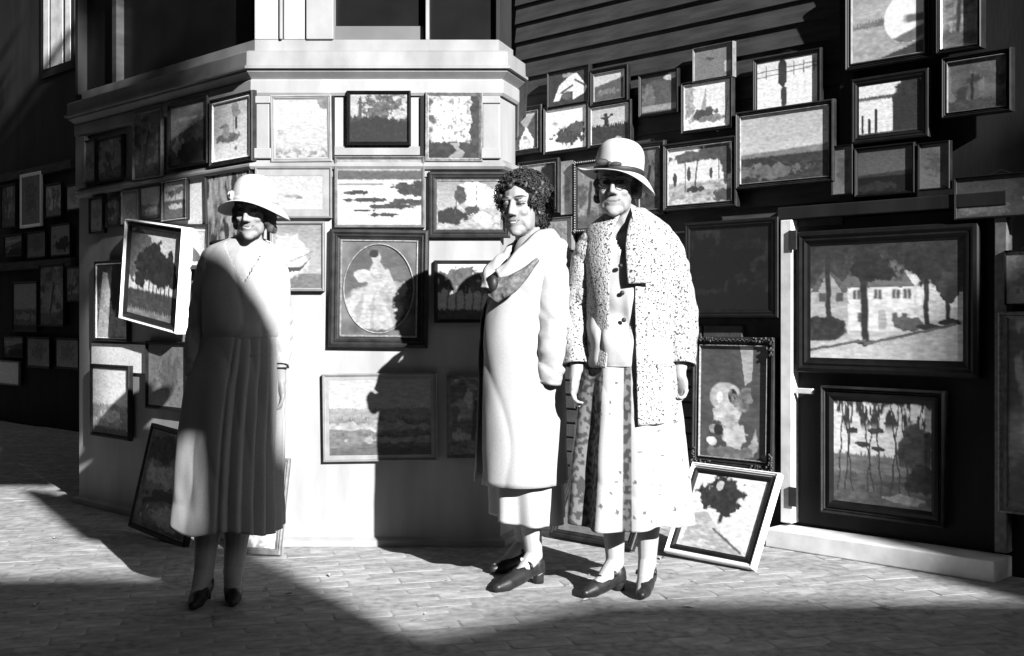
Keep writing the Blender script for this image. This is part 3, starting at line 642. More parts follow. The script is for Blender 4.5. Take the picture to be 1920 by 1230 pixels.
        canvas('canvas', root, ow*2.02, oh*2.02, kind, cy, seed=pid[0], oval=True, gain=gain)
        return root
    if mat_px:
        mw_ = mat_px/FPX*Y; ring('mount', FR[matm], root, iw-.0005, ih-.0005, mw_, [(0, -cdep-.0015), (.96, -cdep-.0015), (1, -cdep+.001)]); cw -= 2*mw_; ch -= 2*mw_
    canvas('canvas', root, cw, ch, kind, cy, seed=pid[0], gain=gain, dens=230 if Y < 6.6 else 150)
    # picture wire and nail above
    if not floor and y0 > 40 and W > .12 and wall == 'R' and pid[0] % 3 == 0:
        MB().tube([(-W*.2, -.006, H/2-.01), (0, -.002, H/2+.02), (W*.2, -.006, H/2-.01)], .0012, 5).build('hanging_wire', M_IRON, root)
    if floor and wall in 'GH':   # hinged prop that holds the picture up from behind
        fz = H*.72; top = Vector((0, .004, H*.2)); th = math.radians(-lean); D = fz*math.cos(th)+H*0
        zc_ = H/2*math.cos(th)+.004+.2*H*math.cos(th); a_ = math.radians(24); Lp = zc_/math.cos(a_)
        MB().box(-.012, .012, 0, .012, -Lp*.985, 0).build('prop', F_GREY, root, Matrix.Translation(top) @ Matrix.Rotation(th+a_, 4, 'X'))
    return root
P = painting
# --- front of the bay
P('F', 507, 178, 622, 304, K_pale, 'cream', 9, gain=.33, label= 'very pale picture with flowers along its bottom, upper left on the bay front', roll=-.8)
P('F', 650, 170, 770, 272, K_darkland, 'black', 7, gain=.6, label= 'dark landscape with a steeple in a black frame, upper middle of the bay front', dep=.035)
P('F', 797, 173, 905, 303, K_path, 'gilt', 7, gain=.38, label= 'sunny woodland with a path in a thin gilt frame under the cornice', roll=.3)
P('F', 478, 313, 622, 409, K_lightsketch, 'cream', 5, gain=.32, matm='cream', label= 'pale boat sketch on a white mount behind the left hat', mat_px=12)
P('F', 627, 293, 796, 427, K_sea, 'grey', 6, gain=.42, label= 'surf rolling onto rocks in a light grey frame above the oval portrait')
P('F', 803, 322, 957, 446, K_boats, 'dark', 15, gain=.42, label= 'harbour scene with moored boats in a dark frame beside the curly haired woman', liner=('gilt', 3))
P('F', 506, 416, 608, 546, K_ship, 'cream', 6, gain=.33, label= 'sailing ship in a white frame at the left woman\'s shoulder', dep=.035)
P('F', 617, 430, 803, 652, K_oval, 'dark', 20, gain=.34, label= 'large dark square frame holding an oval picture of a lady in a white gown', oval=True, dep=.04, liner=('gilt', 4), roll=.8)
P('F', 814, 488, 934, 606, K_grove, 'dark', 7, gain=.5, label= 'pale grove of trees in a dark frame half hidden behind the middle woman')
P('F', 605, 700, 820, 865, K_dunes, 'cream', 6, gain=.5, matm='cream', label= 'wide dunes landscape in a white frame low on the bay front', mat_px=6, roll=-.8)
P('F', 838, 704, 948, 860, K_dim, 'grey', 7, 'dark picture low on the bay front behind the middle woman\'s coat', mat_px=0, gain=1.3)
# --- side of the bay
P('L', 394, 178, 474, 308, K_boatpale, 'dark', 8, 'bright picture of a moored boat in a black frame at the bay corner', liner=('white', 3), dep=.03)
P('L', 316, 188, 390, 312, K_hill, 'dark', 7, 'hillside landscape with a strip of cloud, second from the bay corner')
P('L', 250, 208, 304, 335, K_dim, 'grey', 4, 'dim grey upright picture, third from the bay corner in the top row')
P('L', 182, 256, 230, 340, K_dim, 'black', 5, 'small dim upright picture with faint figures, fourth from the bay corner', gain=1.4)
P('L', 156, 262, 180, 344, K_grey, 'black', 4, 'narrow grey picture at the far end of the top row')
P('L', 386, 308, 470, 452, K_bark, 'black', 5, 'shaggy bark coloured picture just behind the left hat', roll=-2, dep=.02)
P('L', 350, 330, 386, 424, K_white, None, 3, 'blank cream panel between the sapling and the bark pictures', name='mounted_board', cat='board', roll=-2, dep=.012)
P('L', 305, 336, 352, 414, K_sapling, 'black', 5, 'little sapling picture in a beaded black frame', beads=True)
P('L', 262, 346, 303, 414, K_skybright, 'black', 5, 'small picture of clouds over a dark field beside the sapling picture', gain=.6)
P('L', 229, 356, 261, 420, K_grey, 'grey', 3, 'plain grey panel picture above the tilted tree painting', gain=1.3)
P('L', 199, 370, 227, 425, K_dim, 'black', 4, 'tiny dark picture above the tall winding valley picture')
P('L', 168, 370, 194, 438, K_grey, 'black', 4, 'tiny grey picture, leftmost of the second row on the bay side', gain=1.3)
P('L', 234, 418, 342, 612, K_trees, 'white', 5, 'big tree grove painting tilted in a white edged frame left of the shaded woman', roll=7.5, dep=.066, liner=('black', 10), off=.02)
P('L', 345, 420, 392, 505, K_church, 'dark', 8, 'small picture in a black frame with a white mount at the left woman\'s shoulder', roll=3, mat_px=6)
P('L', 178, 488, 240, 640, K_winding, 'dark', 5, 'tall picture of a pale winding valley partly behind the tilted tree painting', liner=('white', 2))
P('L', 170, 684, 243, 822, K_skybright, 'black', 8, 'bright sky over bushes in a black frame, lowest on the bay side', off=.018)
P('L', 274, 640, 352, 770, K_grey, 'black', 8, 'shaded grey picture below the tilted tree painting', gain=.8)
P('L', 170, 642, 276, 700, K_white, None, 3, 'cream backing board above the bright sky picture', name='mounted_board', cat='board', dep=.014)
P('L', 246, 808, 352, 990, K_vine, 'dark', 10, 'vine picture standing on the pavement against the side of the bay', roll=4, lean=-12, floor=True, off=.22, liner=('gilt', 2))
P('F', 446, 860, 531, 1040, K_pale, 'grey', 13, 'picture standing on the pavement behind the left woman\'s legs', lean=-16, floor=True, roll=3, off=.23)
# --- far end of the facade
def X(*a, **k): k.setdefault('group', 'pictures on the far wall left of the bay'); k.setdefault('off', .012); return P('R', *a, **k)
X(38, 324, 77, 426, K_grey, 'white', 6, 'upright grey picture in a broad white frame at the far left', gain=.6)
X(84, 344, 116, 408, K_dim, 'black', 4, 'dim small picture right of the white framed one', gain=1.5)
X(124, 345, 152, 395, K_grey, 'black', 4, 'half hidden grey picture at the edge of the bay', gain=1.3)
X(24, 528, 70, 622, K_skybright, 'black', 4, 'dim landscape with a light sky, lower far left', gain=.3)
X(74, 494, 120, 612, K_dim, 'black', 4, 'tall dark picture in the middle of the far wall')
X(50, 632, 94, 690, K_grey, 'black', 4, 'small grey picture under the tall dark one', gain=.8)
X(104, 634, 148, 692, K_grey, 'black', 4, 'small grey picture low beside the bay edge', gain=.95)
X(2, 346, 30, 428, K_dim, 'black', 4, 'dim picture cut by the left border, left of the white framed one', gain=.8)
X(8, 440, 42, 482, K_hill, 'black', 3, 'small dark landscape above the lower rail at the far left', gain=.5)
X(50, 434, 86, 484, K_grey, 'black', 3, 'small grey picture right below the white framed one', gain=.5)
X(94, 420, 132, 480, K_bush, 'black', 3, 'little bush picture near the bay edge above the rail', gain=.3)
X(124, 500, 150, 566, K_dim, 'black', 3, 'narrow picture half behind the bay edge under the rail')
X(6, 630, 44, 670, K_hill, 'black', 3, 'small landscape just above the blank card at the left border', gain=.5)
X(-6, 676, 36, 722, K_white, 'grey', 3, 'bright blank card at the left border low down', gain=.8)
# --- clapboard wall
P('R', 957, 200, 1016, 290, K_spire, 'dark', 9, 'small dark picture with a white gable next to the bay corner', liner=('gilt', 2))
P('R', 1020, 195, 1104, 286, K_bush, 'dark', 5, 'pale picture with dark bushes in the lower row by the bay', liner=('gilt', 2))
P('R', 1027, 128, 1106, 200, K_book, 'black', 4, 'white open book shape on a black ground, top row by the bay')
P('R', 1107, 126, 1178, 196, K_hillside, 'black', 8, 'dark hillside picture right of the open book picture', liner=('grey', 2))
P('R', 1104, 192, 1184, 274, K_rider, 'dark', 5, 'horse and rider silhouetted against a pale sky', liner=('gilt', 2))
P('R', 1198, 134, 1272, 216, K_moor, 'black', 6, 'murky moor picture between the hillside and the mast boat')
P('R', 1300, 84, 1376, 150, K_papers, 'grey', 3, 'grey unframed looking board above the mast boat picture')
P('R', 1278, 148, 1374, 246, K_boatmast, 'dark', 5, 'boat with a mast on bright water in a dark frame', liner=('gilt', 2))
P('R', 1412, 100, 1540, 207, K_snow, 'black', 9, 'snow scene with a dark standing figure and a fence')
P('R', 1380, 198, 1564, 348, K_beach, 'dark', 9, 'wide shore picture with a flat pale sky under the snow scene', liner=('gilt', 2), dep=.035)
P('R', 1244, 262, 1382, 392, K_umbrella, 'dark', 10, 'bathers under parasols in a black frame right of the tall woman\'s hat', liner=('gilt', 2), dep=.035)
P('R', 1190, 266, 1246, 404, K_dim, 'dark', 10, 'dark upright picture partly behind the tall woman\'s hat', gain=.6, liner=('grey', 2))
P('R', 972, 300, 1048, 402, K_lake, 'dark', 7, 'small lake picture behind the curly dark hair', gain=.5, liner=('gilt', 2))
P('R', 1050, 300, 1074, 404, K_grey, None, 2, 'narrow bare grey panel left of the rope framed picture', dep=.012, name='mounted_board', cat='board')
P('R', 1076, 298, 1140, 436, K_dim, 'black', 9, 'rope bordered dark picture beside the tall woman\'s brim', beads=True)
P('R', 1010, 408, 1074, 470, K_grey, 'grey', 3, 'small grey board above the middle woman\'s shoulder')
P('R', 1585, -60, 1746, 122, K_moon, 'black', 11, 'big pale moon over the sea at the top of the wall', liner=('grey', 4), dep=.04)
P('R', 1596, 138, 1742, 264, K_lake, 'black', 16, 'lake with mooring posts in a broad black frame below the moon picture')
P('R', 1756, -60, 1842, 96, K_dim, 'black', 8, 'narrow dark picture right of the moon picture', liner=('white', 2), dep=.05)
P('R', 1766, 98, 1898, 216, K_dim, 'black', 10, 'dim picture low right of the moon picture', liner=('grey', 2), dep=.04, gain=.6)
P('R', 1560, 272, 1600, 366, K_grey, 'black', 3, 'narrow picture with shade in its tones, left of the darkened shore picture', gain=.6)  # gain lowered here and in the next two: band of shade put into the tones
P('R', 1603, 272, 1716, 366, K_beach, 'black', 6, 'shore picture under the mooring posts, tones darkened as shade', gain=.22)
P('R', 1722, 266, 1782, 356, K_grey, 'black', 4, 'square picture with shade in its tones, right of the darkened shore picture', gain=.5)
P('R', 1790, 326, 1960, 408, K_strip, 'black', 4, 'long low picture with a pale patch at the right border', gain=.35)
P('R', 1284, 412, 1460, 596, K_dim, 'black', 16, 'large nearly black picture right of the speckled jacket', gain=.1, dep=.03)
P('R', 1300, 632, 1454, 877, K_ladies, 'dark', 15, 'ornate carved frame with a dark flower and figure piece right of the speckled jacket', carve=True, liner=('gilt', 3), dep=.045, lean=-1.2)
P('H', 1248, 882, 1414, 1054, K_bigtree, 'white', 10, gain=.75, label= 'big single tree picture standing on the pavement in a broad white frame', lean=-28, floor=True, roll=1, liner=('black', 10), dep=.04)
P('R', 1494, 425, 1836, 704, K_house, 'black', 30, 'large white house among elms in a broad black frame on the door', dep=.045, off=.0)
P('R', 1540, 728, 1772, 975, K_forest, 'dark', 12, 'windblown wood picture in a wide dark frame below the white house', dep=.05, liner=('black', 14), off=.0)
P('R', 1884, 468, 1960, 572, K_grey, 'black', 3, 'pale grey card at the right border', gain=1.1)
P('R', 1872, 584, 2010, 968, K_dim, 'gilt', 14, 'tall gilt framed picture cut by the right border', gain=1.5, dep=.05, off=.0)
P('G', 1030, 820, 1186, 1018, K_grey, 'dark', 16, 'dark framed picture standing on the pavement between the two right women', lean=-28, floor=True, gain=.5)

# ------------------------------------------------------------------ people
def V3(*a): return Vector(a)
class Body:
    """capsules and ellipsoids fused by a voxel remesh into one continuous surface"""
    def __init__(s): s.m = MB(); s.M = Matrix.Identity(4)
    def e(s, c, r, rot=None, n=18):
        b = MB(); b.ball((0, 0, 0), r, n, n*2//3)
        R = rot.to_matrix().to_4x4() if rot is not None else Matrix.Identity(4)
        T = s.M @ Matrix.Translation(c) @ R
        s.m.add([T @ Vector(v) for v in b.v], b.f); return s
    def c(s, a, b_, r0, r1, n=14):
        a, b_ = Vector(a), Vector(b_)
        d = (b_-a); L = d.length; q = d.to_track_quat('Z', 'Y').to_matrix().to_4x4(); T = s.M @ Matrix.Translation(a) @ q
        v = []; f = []; rings = []
        for k in range(4): t = -PI/2+PI/2*k/4+PI/2/4*.6; rings.append((r0*math.cos(t), r0*math.sin(t)))
        rings.append((r0, 0)); rings.append((r1, L))
        for k in range(1, 5): t = PI/2*k/4-PI/2/4*.6; rings.append((r1*math.cos(t), L+r1*math.sin(t)))
        for r_, z in rings:
            for i in range(n): v.append((r_*math.cos(2*PI*i/n), r_*math.sin(2*PI*i/n), z))
        for k in range(len(rings)-1):
            for i in range(n): f.append((k*n+i, k*n+(i+1) % n, (k+1)*n+(i+1) % n, (k+1)*n+i))
        f.append(tuple(range(n))[::-1]); f.append(tuple((len(rings)-1)*n+i for i in range(n)))
        s.m.add([T @ Vector(p) for p in v], f); return s
    def chain(s, pts, rad):
        for i in range(len(pts)-1): s.c(pts[i], pts[i+1], rad[i], rad[i+1])
        return s
    def mesh(s, voxel, smooth=2, fac=.5):
        me = s.m.me('tmp'); o = bpy.data.objects.new('tmp', me); COL.objects.link(o)
        rm = o.modifiers.new('r', 'REMESH'); rm.mode = 'VOXEL'; rm.voxel_size = voxel; rm.use_smooth_shade = True
        if smooth:
            sm = o.modifiers.new('s', 'SMOOTH'); sm.iterations = smooth; sm.factor = fac
        dg = bpy.context.evaluated_depsgraph_get(); me2 = bpy.data.meshes.new_from_object(o.evaluated_get(dg))
        bpy.data.objects.remove(o); bpy.data.meshes.remove(me)
        return me2
def paint(me, fn):
    n = len(me.vertices); co = np.empty(n*3); me.vertices.foreach_get('co', co); co = co.reshape(-1, 3)
    val = fn(co); at = me.color_attributes.new('paint', 'FLOAT_COLOR', 'POINT'); c = np.ones((n, 4)); c[:, :3] = np.clip(val, .005, .9)[:, None]; at.data.foreach_set('color', c.ravel())
def fix(me):
    me.polygons.foreach_set('use_smooth', [True]*len(me.polygons)); return me

def head(B, Mh, smile=1.0, nose=1.0, wide=1.0):
    """Mh: matrix of the head, origin between the ears, facing -Y"""
    o = B.M; B.M = o @ Mh; w_ = wide
    B.e((0, .015, .035), (.074*w_, .092, .083)); B.e((0, -.018, -.03), (.061*w_, .068, .084)); B.e((0, -.005, -.06), (.056*w_, .06, .05))
    B.e((0, -.060, -.100), (.024, .022, .017)); B.e((0, -.04, -.088), (.04, .04, .025))
    for sx in (-1, 1):
        B.e((sx*.034, -.060, -.026), (.020, .018, .016)); B.e((sx*.024, -.075, .031), (.023, .010, .007))
        B.e((sx*.029, -.070, .008), (.0150, .0125, .0115)); B.e((sx*.075*w_, .012, -.008), (.009, .017, .03)); B.e((sx*.0115, -.091, -.031), (.0070, .009, .0062))
        B.e((sx*.040, -.035, -.066), (.014, .028, .030)); B.e((sx*.034, -.050, -.055), (.013, .020, .022))
    B.c((0, -.078, .022), (0, -.099*nose, -.022), .0070, .0100); B.e((0, -.100*nose, -.026), (.0105, .011, .0085))
    B.e((0, -.066, -.060), (.028, .016, .024))
    for k_ in range(6):
        xa, xb = [(-.021+.042*j_/6)*smile for j_ in (k_, k_+1)]; f_ = lambda x_: -.0785+14*x_*x_; g_ = lambda x_: 17*(x_/smile)**2
        B.c((xa, f_(xa), -.0565+g_(xa)*.8), (xb, f_(xb), -.0565+g_(xb)*.8), .0036, .0036, 8); B.c((xa*.85, f_(xa)+.001, -.0665+g_(xa)), (xb*.85, f_(xb)+.001, -.0665+g_(xb)), .0042, .0042, 8)
    B.M = o
def face_paint(Mh, skin, lips=.16, brow=.08, teeth=True):
    inv = np.array(Mh.inverted())
    def f(co):
        p = co @ inv[:3, :3].T+inv[:3, 3]; x, y, z = p[:, 0], p[:, 1], p[:, 2]; v = np.full(len(co), skin); ax = np.abs(x); fr = (y < -.05) & (z > -.13) & (z < .12)
        v = np.where(fr & (np.hypot((ax-.029)/.0150, (z-.0070)/.0058) < 1), .02, v)
        v = np.where(fr & (np.hypot((ax-.029)/.018, (z-.0155)/.0035) < 1), skin*.3, v)
        v = np.where(fr & (np.hypot((ax-.031)/.021, (z-.0315-.004*np.cos((ax-.031)*70))/.0042) < 1), brow, v)
        cur = -.0612+((ax/.03)**2)*.010
        lip = fr & (ax < .024) & (np.abs(z-cur+.001) < .0075*(1-(ax/.027)**2)); v = np.where(lip, lips*1.2, v)
        v = np.where(fr & (ax < .026) & (np.abs(z-cur) < .0013), .03, v)
        if teeth: v = np.where(fr & (ax < .018) & (z < cur-.0004) & (z > cur-.0045*(1-(ax/.02)**2)), .65, v)
        v = np.where(fr & (np.hypot((ax-.010)/.0045, (z+.0385)/.003) < 1) & (y < -.08), .03, v)
        return v
    return f
def hand(B, Mw, side=1, curl=.5, spread=.0):
    """Mw: wrist matrix; -Z runs to the finger tips, -Y is the back of the hand's palm side, X towards the thumb for side=1"""
    o = B.M; B.M = o @ Mw
    B.c((0, 0, .03), (0, 0, -.02), .0235, .022); B.e((0.002*side, 0, -.048), (.036, .0165, .045)); B.e((side*.02, -.006, -.035), (.017, .016, .028))
    for i, (x, L, r_) in enumerate(((.027, .070, .0088), (.009, .078, .009), (-.009, .073, .0088), (-.026, .058, .0078))):
        p = Vector((x*side, 0, -.083+abs(i-1.2)*.004)); a = curl*(.45+.09*i); th = 0; k = (.42, .32, .26)
        for j in range(3):
            th += a*(.9 if j == 0 else 1.1); q = p+Vector((x*side*spread*.4, -math.sin(th), -math.cos(th)))*L*k[j]
            B.c(p, q, r_*(1-.08*j), r_*(1-.08*(j+1)), 10); p = q
    p = Vector((side*.03, -.006, -.028)); q = p+Vector((side*.020, -.016, -.028)); t = q+Vector((side*.004, -.014, -.026)); B.c((side*.016, 0, -.012), p, .014, .0125, 10); B.c(p, q, .0118, .0105, 10); B.c(q, t, .0102, .0085, 10)
    B.M = o
def leg(B, hip, knee, ankle, toe, r=1.0):
    hip, knee, ankle, toe = map(Vector, (hip, knee, ankle, toe))
    B.chain([hip, hip.lerp(knee, .5), knee], [.085*r, .075*r, .056*r]); cf = knee.lerp(ankle, .32)+Vector((0, .012, 0))
    B.chain([knee, cf, knee.lerp(ankle, .68)+Vector((0, .006, 0)), ankle], [.053*r, .057*r, .042*r, .034*r])
    d = (toe-ankle); d.z = 0; d.normalize(); h_ = Vector((ankle.x, ankle.y, 0))
    B.e(h_+Vector((0, 0, .06))-d*.02, (.028, .032, .034)); B.c(ankle, Vector((ankle.x, ankle.y, .055))+d*.07, .036*r, .028); B.c(Vector((ankle.x, ankle.y, .06))+d*.05, Vector((toe.x, toe.y, .024))-d*.03, .031, .022)
def shoe(name, parent, ankle, toe, m, heel=.045, low=.075, strap=None):
    a = Vector(ankle); t = Vector(toe); d = t-a; d.z = 0; L = d.length; d.normalize(); s_ = Vector((d.y, -d.x, 0)); a0 = Vector((a.x, a.y, 0))-d*.045
    B = Body(); H = heel
    B.e(a0+d*.035+V3(0, 0, H+.028), (.037, .037, .042)); B.c(a0+d*.03+V3(0, 0, H+.012), a0+d*(L*.55)+V3(0, 0, H*.55+.022), .036, .034); B.c(a0+d*(L*.55)+V3(0, 0, H*.5+.02), a0+d*(L*.86)+V3(0, 0, .028), .036, .030)
    B.c(a0+d*(L*.86)+V3(0, 0, .026), a0+d*(L+.018)+V3(0, 0, .019), .032, .018)
    B.c(a0+d*.05+V3(0, 0, H+.03), a0+d*(L*.62)+V3(0, 0, .055), .030, .026)
    me = B.mesh(.005, 3)
    # flatten the sole
    n = len(me.vertices); co = np.empty(n*3); me.vertices.foreach_get('co', co); co = co.reshape(-1, 3)
    tt = ((co[:, 0]-a0.x)*d.x+(co[:, 1]-a0.y)*d.y)/L; sole = np.interp(tt, [0, .35, .7, 1.2], [H, H*.75, .004, .004]); co[:, 2] = np.maximum(co[:, 2], sole)
    top = np.interp(tt, [-.2, .1, .3, .62, .8, 1.2], [H+low, H+low*.95, H+low*.62, .075, .08, .08]); co[:, 2] = np.minimum(co[:, 2], top)
    me.vertices.foreach_set('co', co.ravel()); me.update(); o = link(name, fix(me), m, parent)
    hb = MB(); hx = []
    for z, k in ((0, .72), (H*.5, .74), (H+.006, 1.0)):
        c = a0+d*.02; 
        for i in range(10): t_ = 2*PI*i/10; hx.append(tuple(c+d*math.cos(t_)*.032*k+s_*math.sin(t_)*.028*k+V3(0, 0, z)))
    hb.add(hx, [(r_*10+i, r_*10+(i+1) % 10, (r_+1)*10+(i+1) % 10, (r_+1)*10+i) for r_ in range(2) for i in range(10)]+[tuple(range(10))[::-1], tuple(range(20, 30))]); hb.build('heel', m, o, None, True)
    if strap:
        c = a0+d*(L*.42)+V3(0, 0, H*.6+.062)
        MB().tube([c+s_*(math.cos(t_)*.037)+V3(0, 0, math.sin(t_)*.018-.012) for t_ in np.linspace(-.3, PI+.3, 12)], .0055, 6).build('strap', m, o, None, True)
        b2 = MB(); b2.box(-.008, .008, -.008, .008, -.004, .004); q = c+s_*.012+V3(0, 0, .012)-d*.0
        b2.build('buckle', F_WHITE if strap == 2 else F_GILT, o, Matrix.Translation(q))
    return o
def crom(xs, ys, x):
    ys = np.array(ys, float); xs = np.array(xs, float); m = np.gradient(ys, xs, axis=0); i = np.clip(np.searchsorted(xs, x)-1, 0, len(xs)-2)
    h_ = xs[i+1]-xs[i]; t = (x-xs[i])/h_
    sh = (slice(None),)+(None,)*(ys.ndim-1); t = t[sh]; h_ = h_[sh]
    return (2*t**3-3*t**2+1)*ys[i]+(t**3-2*t**2+t)*h_*m[i]+(-2*t**3+3*t**2)*ys[i+1]+(t**3-t**2)*h_*m[i+1]
def loft(name, parent, m, secs, rows=70, cols=128, th=(0, 2*PI), fold=None, keep=None, thick=.004, power=2.0, shade=None, endz=None, wr=.0025, wseed=0, wsc=9.0):
    """cloth: sections (z, cx, cy, rx, ry) from top to bottom; th 0 is the front (-Y), growing towards +X"""
    S = np.array(secs, float); par = np.linspace(0, 1, len(S)); tt = np.linspace(0, 1, rows); G = crom(par, S, tt)
    full = (not callable(th[0])) and th[1]-th[0] > 6.28; v = np.zeros((rows, cols, 3)); TH = np.zeros((rows, cols))
    for i in range(rows):
        z, cx, cy, rx, ry = G[i]
        t0, t1 = (th[0](z) if callable(th[0]) else th[0]), (th[1](z) if callable(th[1]) else th[1])
        a = np.linspace(t0, t1, cols, endpoint=not full); TH[i] = a
        s_, c_ = np.sin(a), np.cos(a); k = (np.abs(s_)**power+np.abs(c_)**power)**(-1/power)
        dr = fold(a, z, tt[i]) if fold else 0
        v[i, :, 0] = cx+(rx+dr)*s_*k; v[i, :, 1] = cy-(ry+dr)*c_*k; v[i, :, 2] = z
        if endz: v[i, :, 2] += endz(a, z, tt[i])
    if wr:
        for i in range(rows):
            for j in range(cols):
                p = v[i, j]; n_ = mn.noise(Vector((p[0]*wsc+wseed, p[1]*wsc, p[2]*wsc*.6)))+.5*mn.noise(Vector((p[0]*wsc*2.3, p[1]*wsc*2.3+wseed, p[2]*wsc*1.1)))
                d = np.array((math.sin(TH[i, j]), -math.cos(TH[i, j]))); cr_ = (1-min(1, abs(mn.noise(Vector((p[0]*wsc*.55+wseed+9, p[1]*wsc*.55, p[2]*wsc*.28+p[0]*2))))*5))**2; v[i, j, :2] += d*(n_*wr-cr_*wr*.9)
    f = []; nc = cols if full else cols-1
    for i in range(rows-1):
        for j in range(nc):
            j2 = (j+1) % cols
            if keep is not None:
                c = (v[i, j]+v[i+1, j2])/2
                if not keep(c[0], c[1], c[2], TH[i, j]): continue
            f.append((i*cols+j, (i+1)*cols+j, (i+1)*cols+j2, i*cols+j2))
    me = bpy.data.meshes.new(name); me.from_pydata(v.reshape(-1, 3).tolist(), [], f); me.update()
    if shade is not None: 
        val = shade(v.reshape(-1, 3), TH.ravel()); at = me.color_attributes.new('paint', 'FLOAT_COLOR', 'POINT'); c = np.ones((len(val), 4)); c[:, :3] = val[:, None]; at.data.foreach_set('color', c.ravel())
    o = link(name, fix(me), m, parent)
    if thick:
        so_ = o.modifiers.new('thickness', 'SOLIDIFY'); so_.thickness = thick; so_.offset = 1
    return o
def sleeve(name, parent, m, pts, rad, wr=.006, cols=40, rows=60, seed=0, thick=.004, shade=None):
    P_ = crom(np.linspace(0, 1, len(pts)), np.array(pts, float), np.linspace(0, 1, rows)); R_ = crom(np.linspace(0, 1, len(rad)), np.array(rad, float), np.linspace(0, 1, rows)); v = []
    for i in range(rows):
        p = Vector(P_[i]); d = Vector(P_[min(i+1, rows-1)]-P_[max(i-1, 0)]).normalized(); a = d.cross(Vector((0, 1, .02))).normalized(); b = d.cross(a)
        for j in range(cols):
            t = 2*PI*j/cols; q = p+(a*math.cos(t)+b*math.sin(t))*R_[i]
            n_ = mn.noise(Vector((q.x*14+seed, q.y*14, q.z*22)))+.5*mn.noise(Vector((q.x*30, q.y*30+seed, q.z*40))); n_ -= 1.0*(1-min(1, abs(mn.noise(Vector((q.x*6+seed, q.y*6, q.z*10+q.x*6))))*5))**2
            v.append(tuple(q+(q-p).normalized()*n_*wr))
    f = [(i*cols+j, i*cols+(j+1) % cols, (i+1)*cols+(j+1) % cols, (i+1)*cols+j) for i in range(rows-1) for j in range(cols)]
    f.append(tuple(range(cols))[::-1])
    me = mesh(v, f)
    if shade is not None: paint(me, shade)
    o = link(name, fix(me), m, parent)
    if thick: s_ = o.modifiers.new('thickness', 'SOLIDIFY'); s_.thickness = thick; s_.offset = 0
    return o
def hat(parent, m, Mh, crown, brim, band_m, n=72, name='hat'):
    """crown: (r, z) pairs from the brim up; brim: function theta -> (reach, drop at the edge)"""
    v = []; f = []; K = 9
    for k in range(K, -1, -1):
        for i in range(n):
            t = 2*PI*i/n; reach, drop = brim(t); s_ = k/K; r_ = crown[0][0]+reach*s_; z = crown[0][1]-drop*(s_**1.5)
            v.append((r_*math.sin(t)*.92, -r_*math.cos(t)*1.05, z))
    cr = crom(np.linspace(0, 1, len(crown)), np.array(crown), np.linspace(0, 1, 26))
    for r_, z in cr[1:]:
        for i in range(n):
            t = 2*PI*i/n; rr = max(r_, .0015)*(1+.012*math.sin(3*t+z*20)); v.append((rr*math.sin(t)*.92, -rr*math.cos(t)*1.05, z))
    R_ = len(v)//n
    for a in range(R_-1):
        for i in range(n): f.append((a*n+i, a*n+(i+1) % n, (a+1)*n+(i+1) % n, (a+1)*n+i))
    f.append(tuple((R_-1)*n+i for i in range(n)))
    v = [Mh @ Vector(p) for p in v]; me = mesh(v, f); o = link(name, fix(me), m, parent)
    s_ = o.modifiers.new('thickness', 'SOLIDIFY'); s_.thickness = .003; s_.offset = 0
    if band_m:
        bv = []; r0 = crown[0][0]; 
        for z, e in ((crown[0][1]+.001, .003), (crown[0][1]+.004, .0055), (crown[0][1]+.016, .0055), (crown[0][1]+.02, .002)):
            for i in range(n): t = 2*PI*i/n; rr = np.interp(z, [c[1] for c in crown], [c[0] for c in crown])+e; bv.append(Mh @ Vector((rr*math.sin(t)*.92, -rr*math.cos(t)*1.05, z+.003*math.sin(2*t))))
        bf = [(a*n+i, a*n+(i+1) % n, (a+1)*n+(i+1) % n, (a+1)*n+i) for a in range(3) for i in range(n)]
        bo = link('hat_band', fix(mesh(bv, bf)), band_m, o)
    return o
M_SKIN = attr_mat('skin', .55, .35, .0004, 400, .04, 60)
M_CLOTH = attr_mat('woven_cloth', .9, .15, .0008, 500, .10, 180)
M_TWEED = mat('nubbly_tweed', .33, .95, .1, 125, 0, .006, 140, None, 0, 0, .035, (.405, .435))
M_FELT = mat('pale_felt', .36, .9, .15, 30, .05, .0004, 300)
M_LINEN = mat('white_linen', .32, .85, .2, 20, .05, .0006, 350)
M_BAND = mat('dark_ribbon', .02, .6, .3, 40, .3)
M_SHOE = mat('dark_leather', .014, .4, .35, 30, .4, .0004, 300)
M_SCARF = mat('dark_silk_scarf', .09, .6, .3, 60, .6)

# ---------- woman on the left, half in the shade
w1 = empty('person', (-1.03, 4.42, 0), label='woman in a pale hat and pleated dress standing half in shade at left', cat='person', group='three women posing before the paintings')
H1 = Matrix.Translation((.066, -.045, 1.452)) @ Matrix.Rotation(math.radians(-8), 4, 'Z') @ Matrix.Rotation(math.radians(14), 4, 'X') @ Matrix.Rotation(math.radians(4), 4, 'Y') @ Matrix.Scale(.90, 4)
B = Body(); head(B, H1, 1.1)
B.chain([(.03, .02, 1.26), (.055, -.005, 1.40)], [.052, .045])
B.e((.025, .0, 1.17), (.125, .085, .16)); B.e((.02, 0, 1.0), (.12, .09, .14)); B.e((0, .01, .84), (.15, .115, .13))
B.chain([(-.09, .01, 1.285), (.02, .015, 1.315), (.12, .01, 1.285)], [.042, .055, .042])
aL = [(-.10, .0, 1.27), (-.148, .03, 1.03), (-.155, -.03, .82)]; aR = [(.125, .0, 1.27), (.150, .02, 1.04), (.160, -.03, .85)]
B.chain(aL, [.045, .038, .026]); B.chain(aR, [.045, .038, .026])
hand(B, Matrix.Translation((-.150, -.035, .80)) @ Matrix.Rotation(math.radians(80), 4, 'Z') @ Matrix.Rotation(math.radians(6), 4, 'X'), 1, .55)
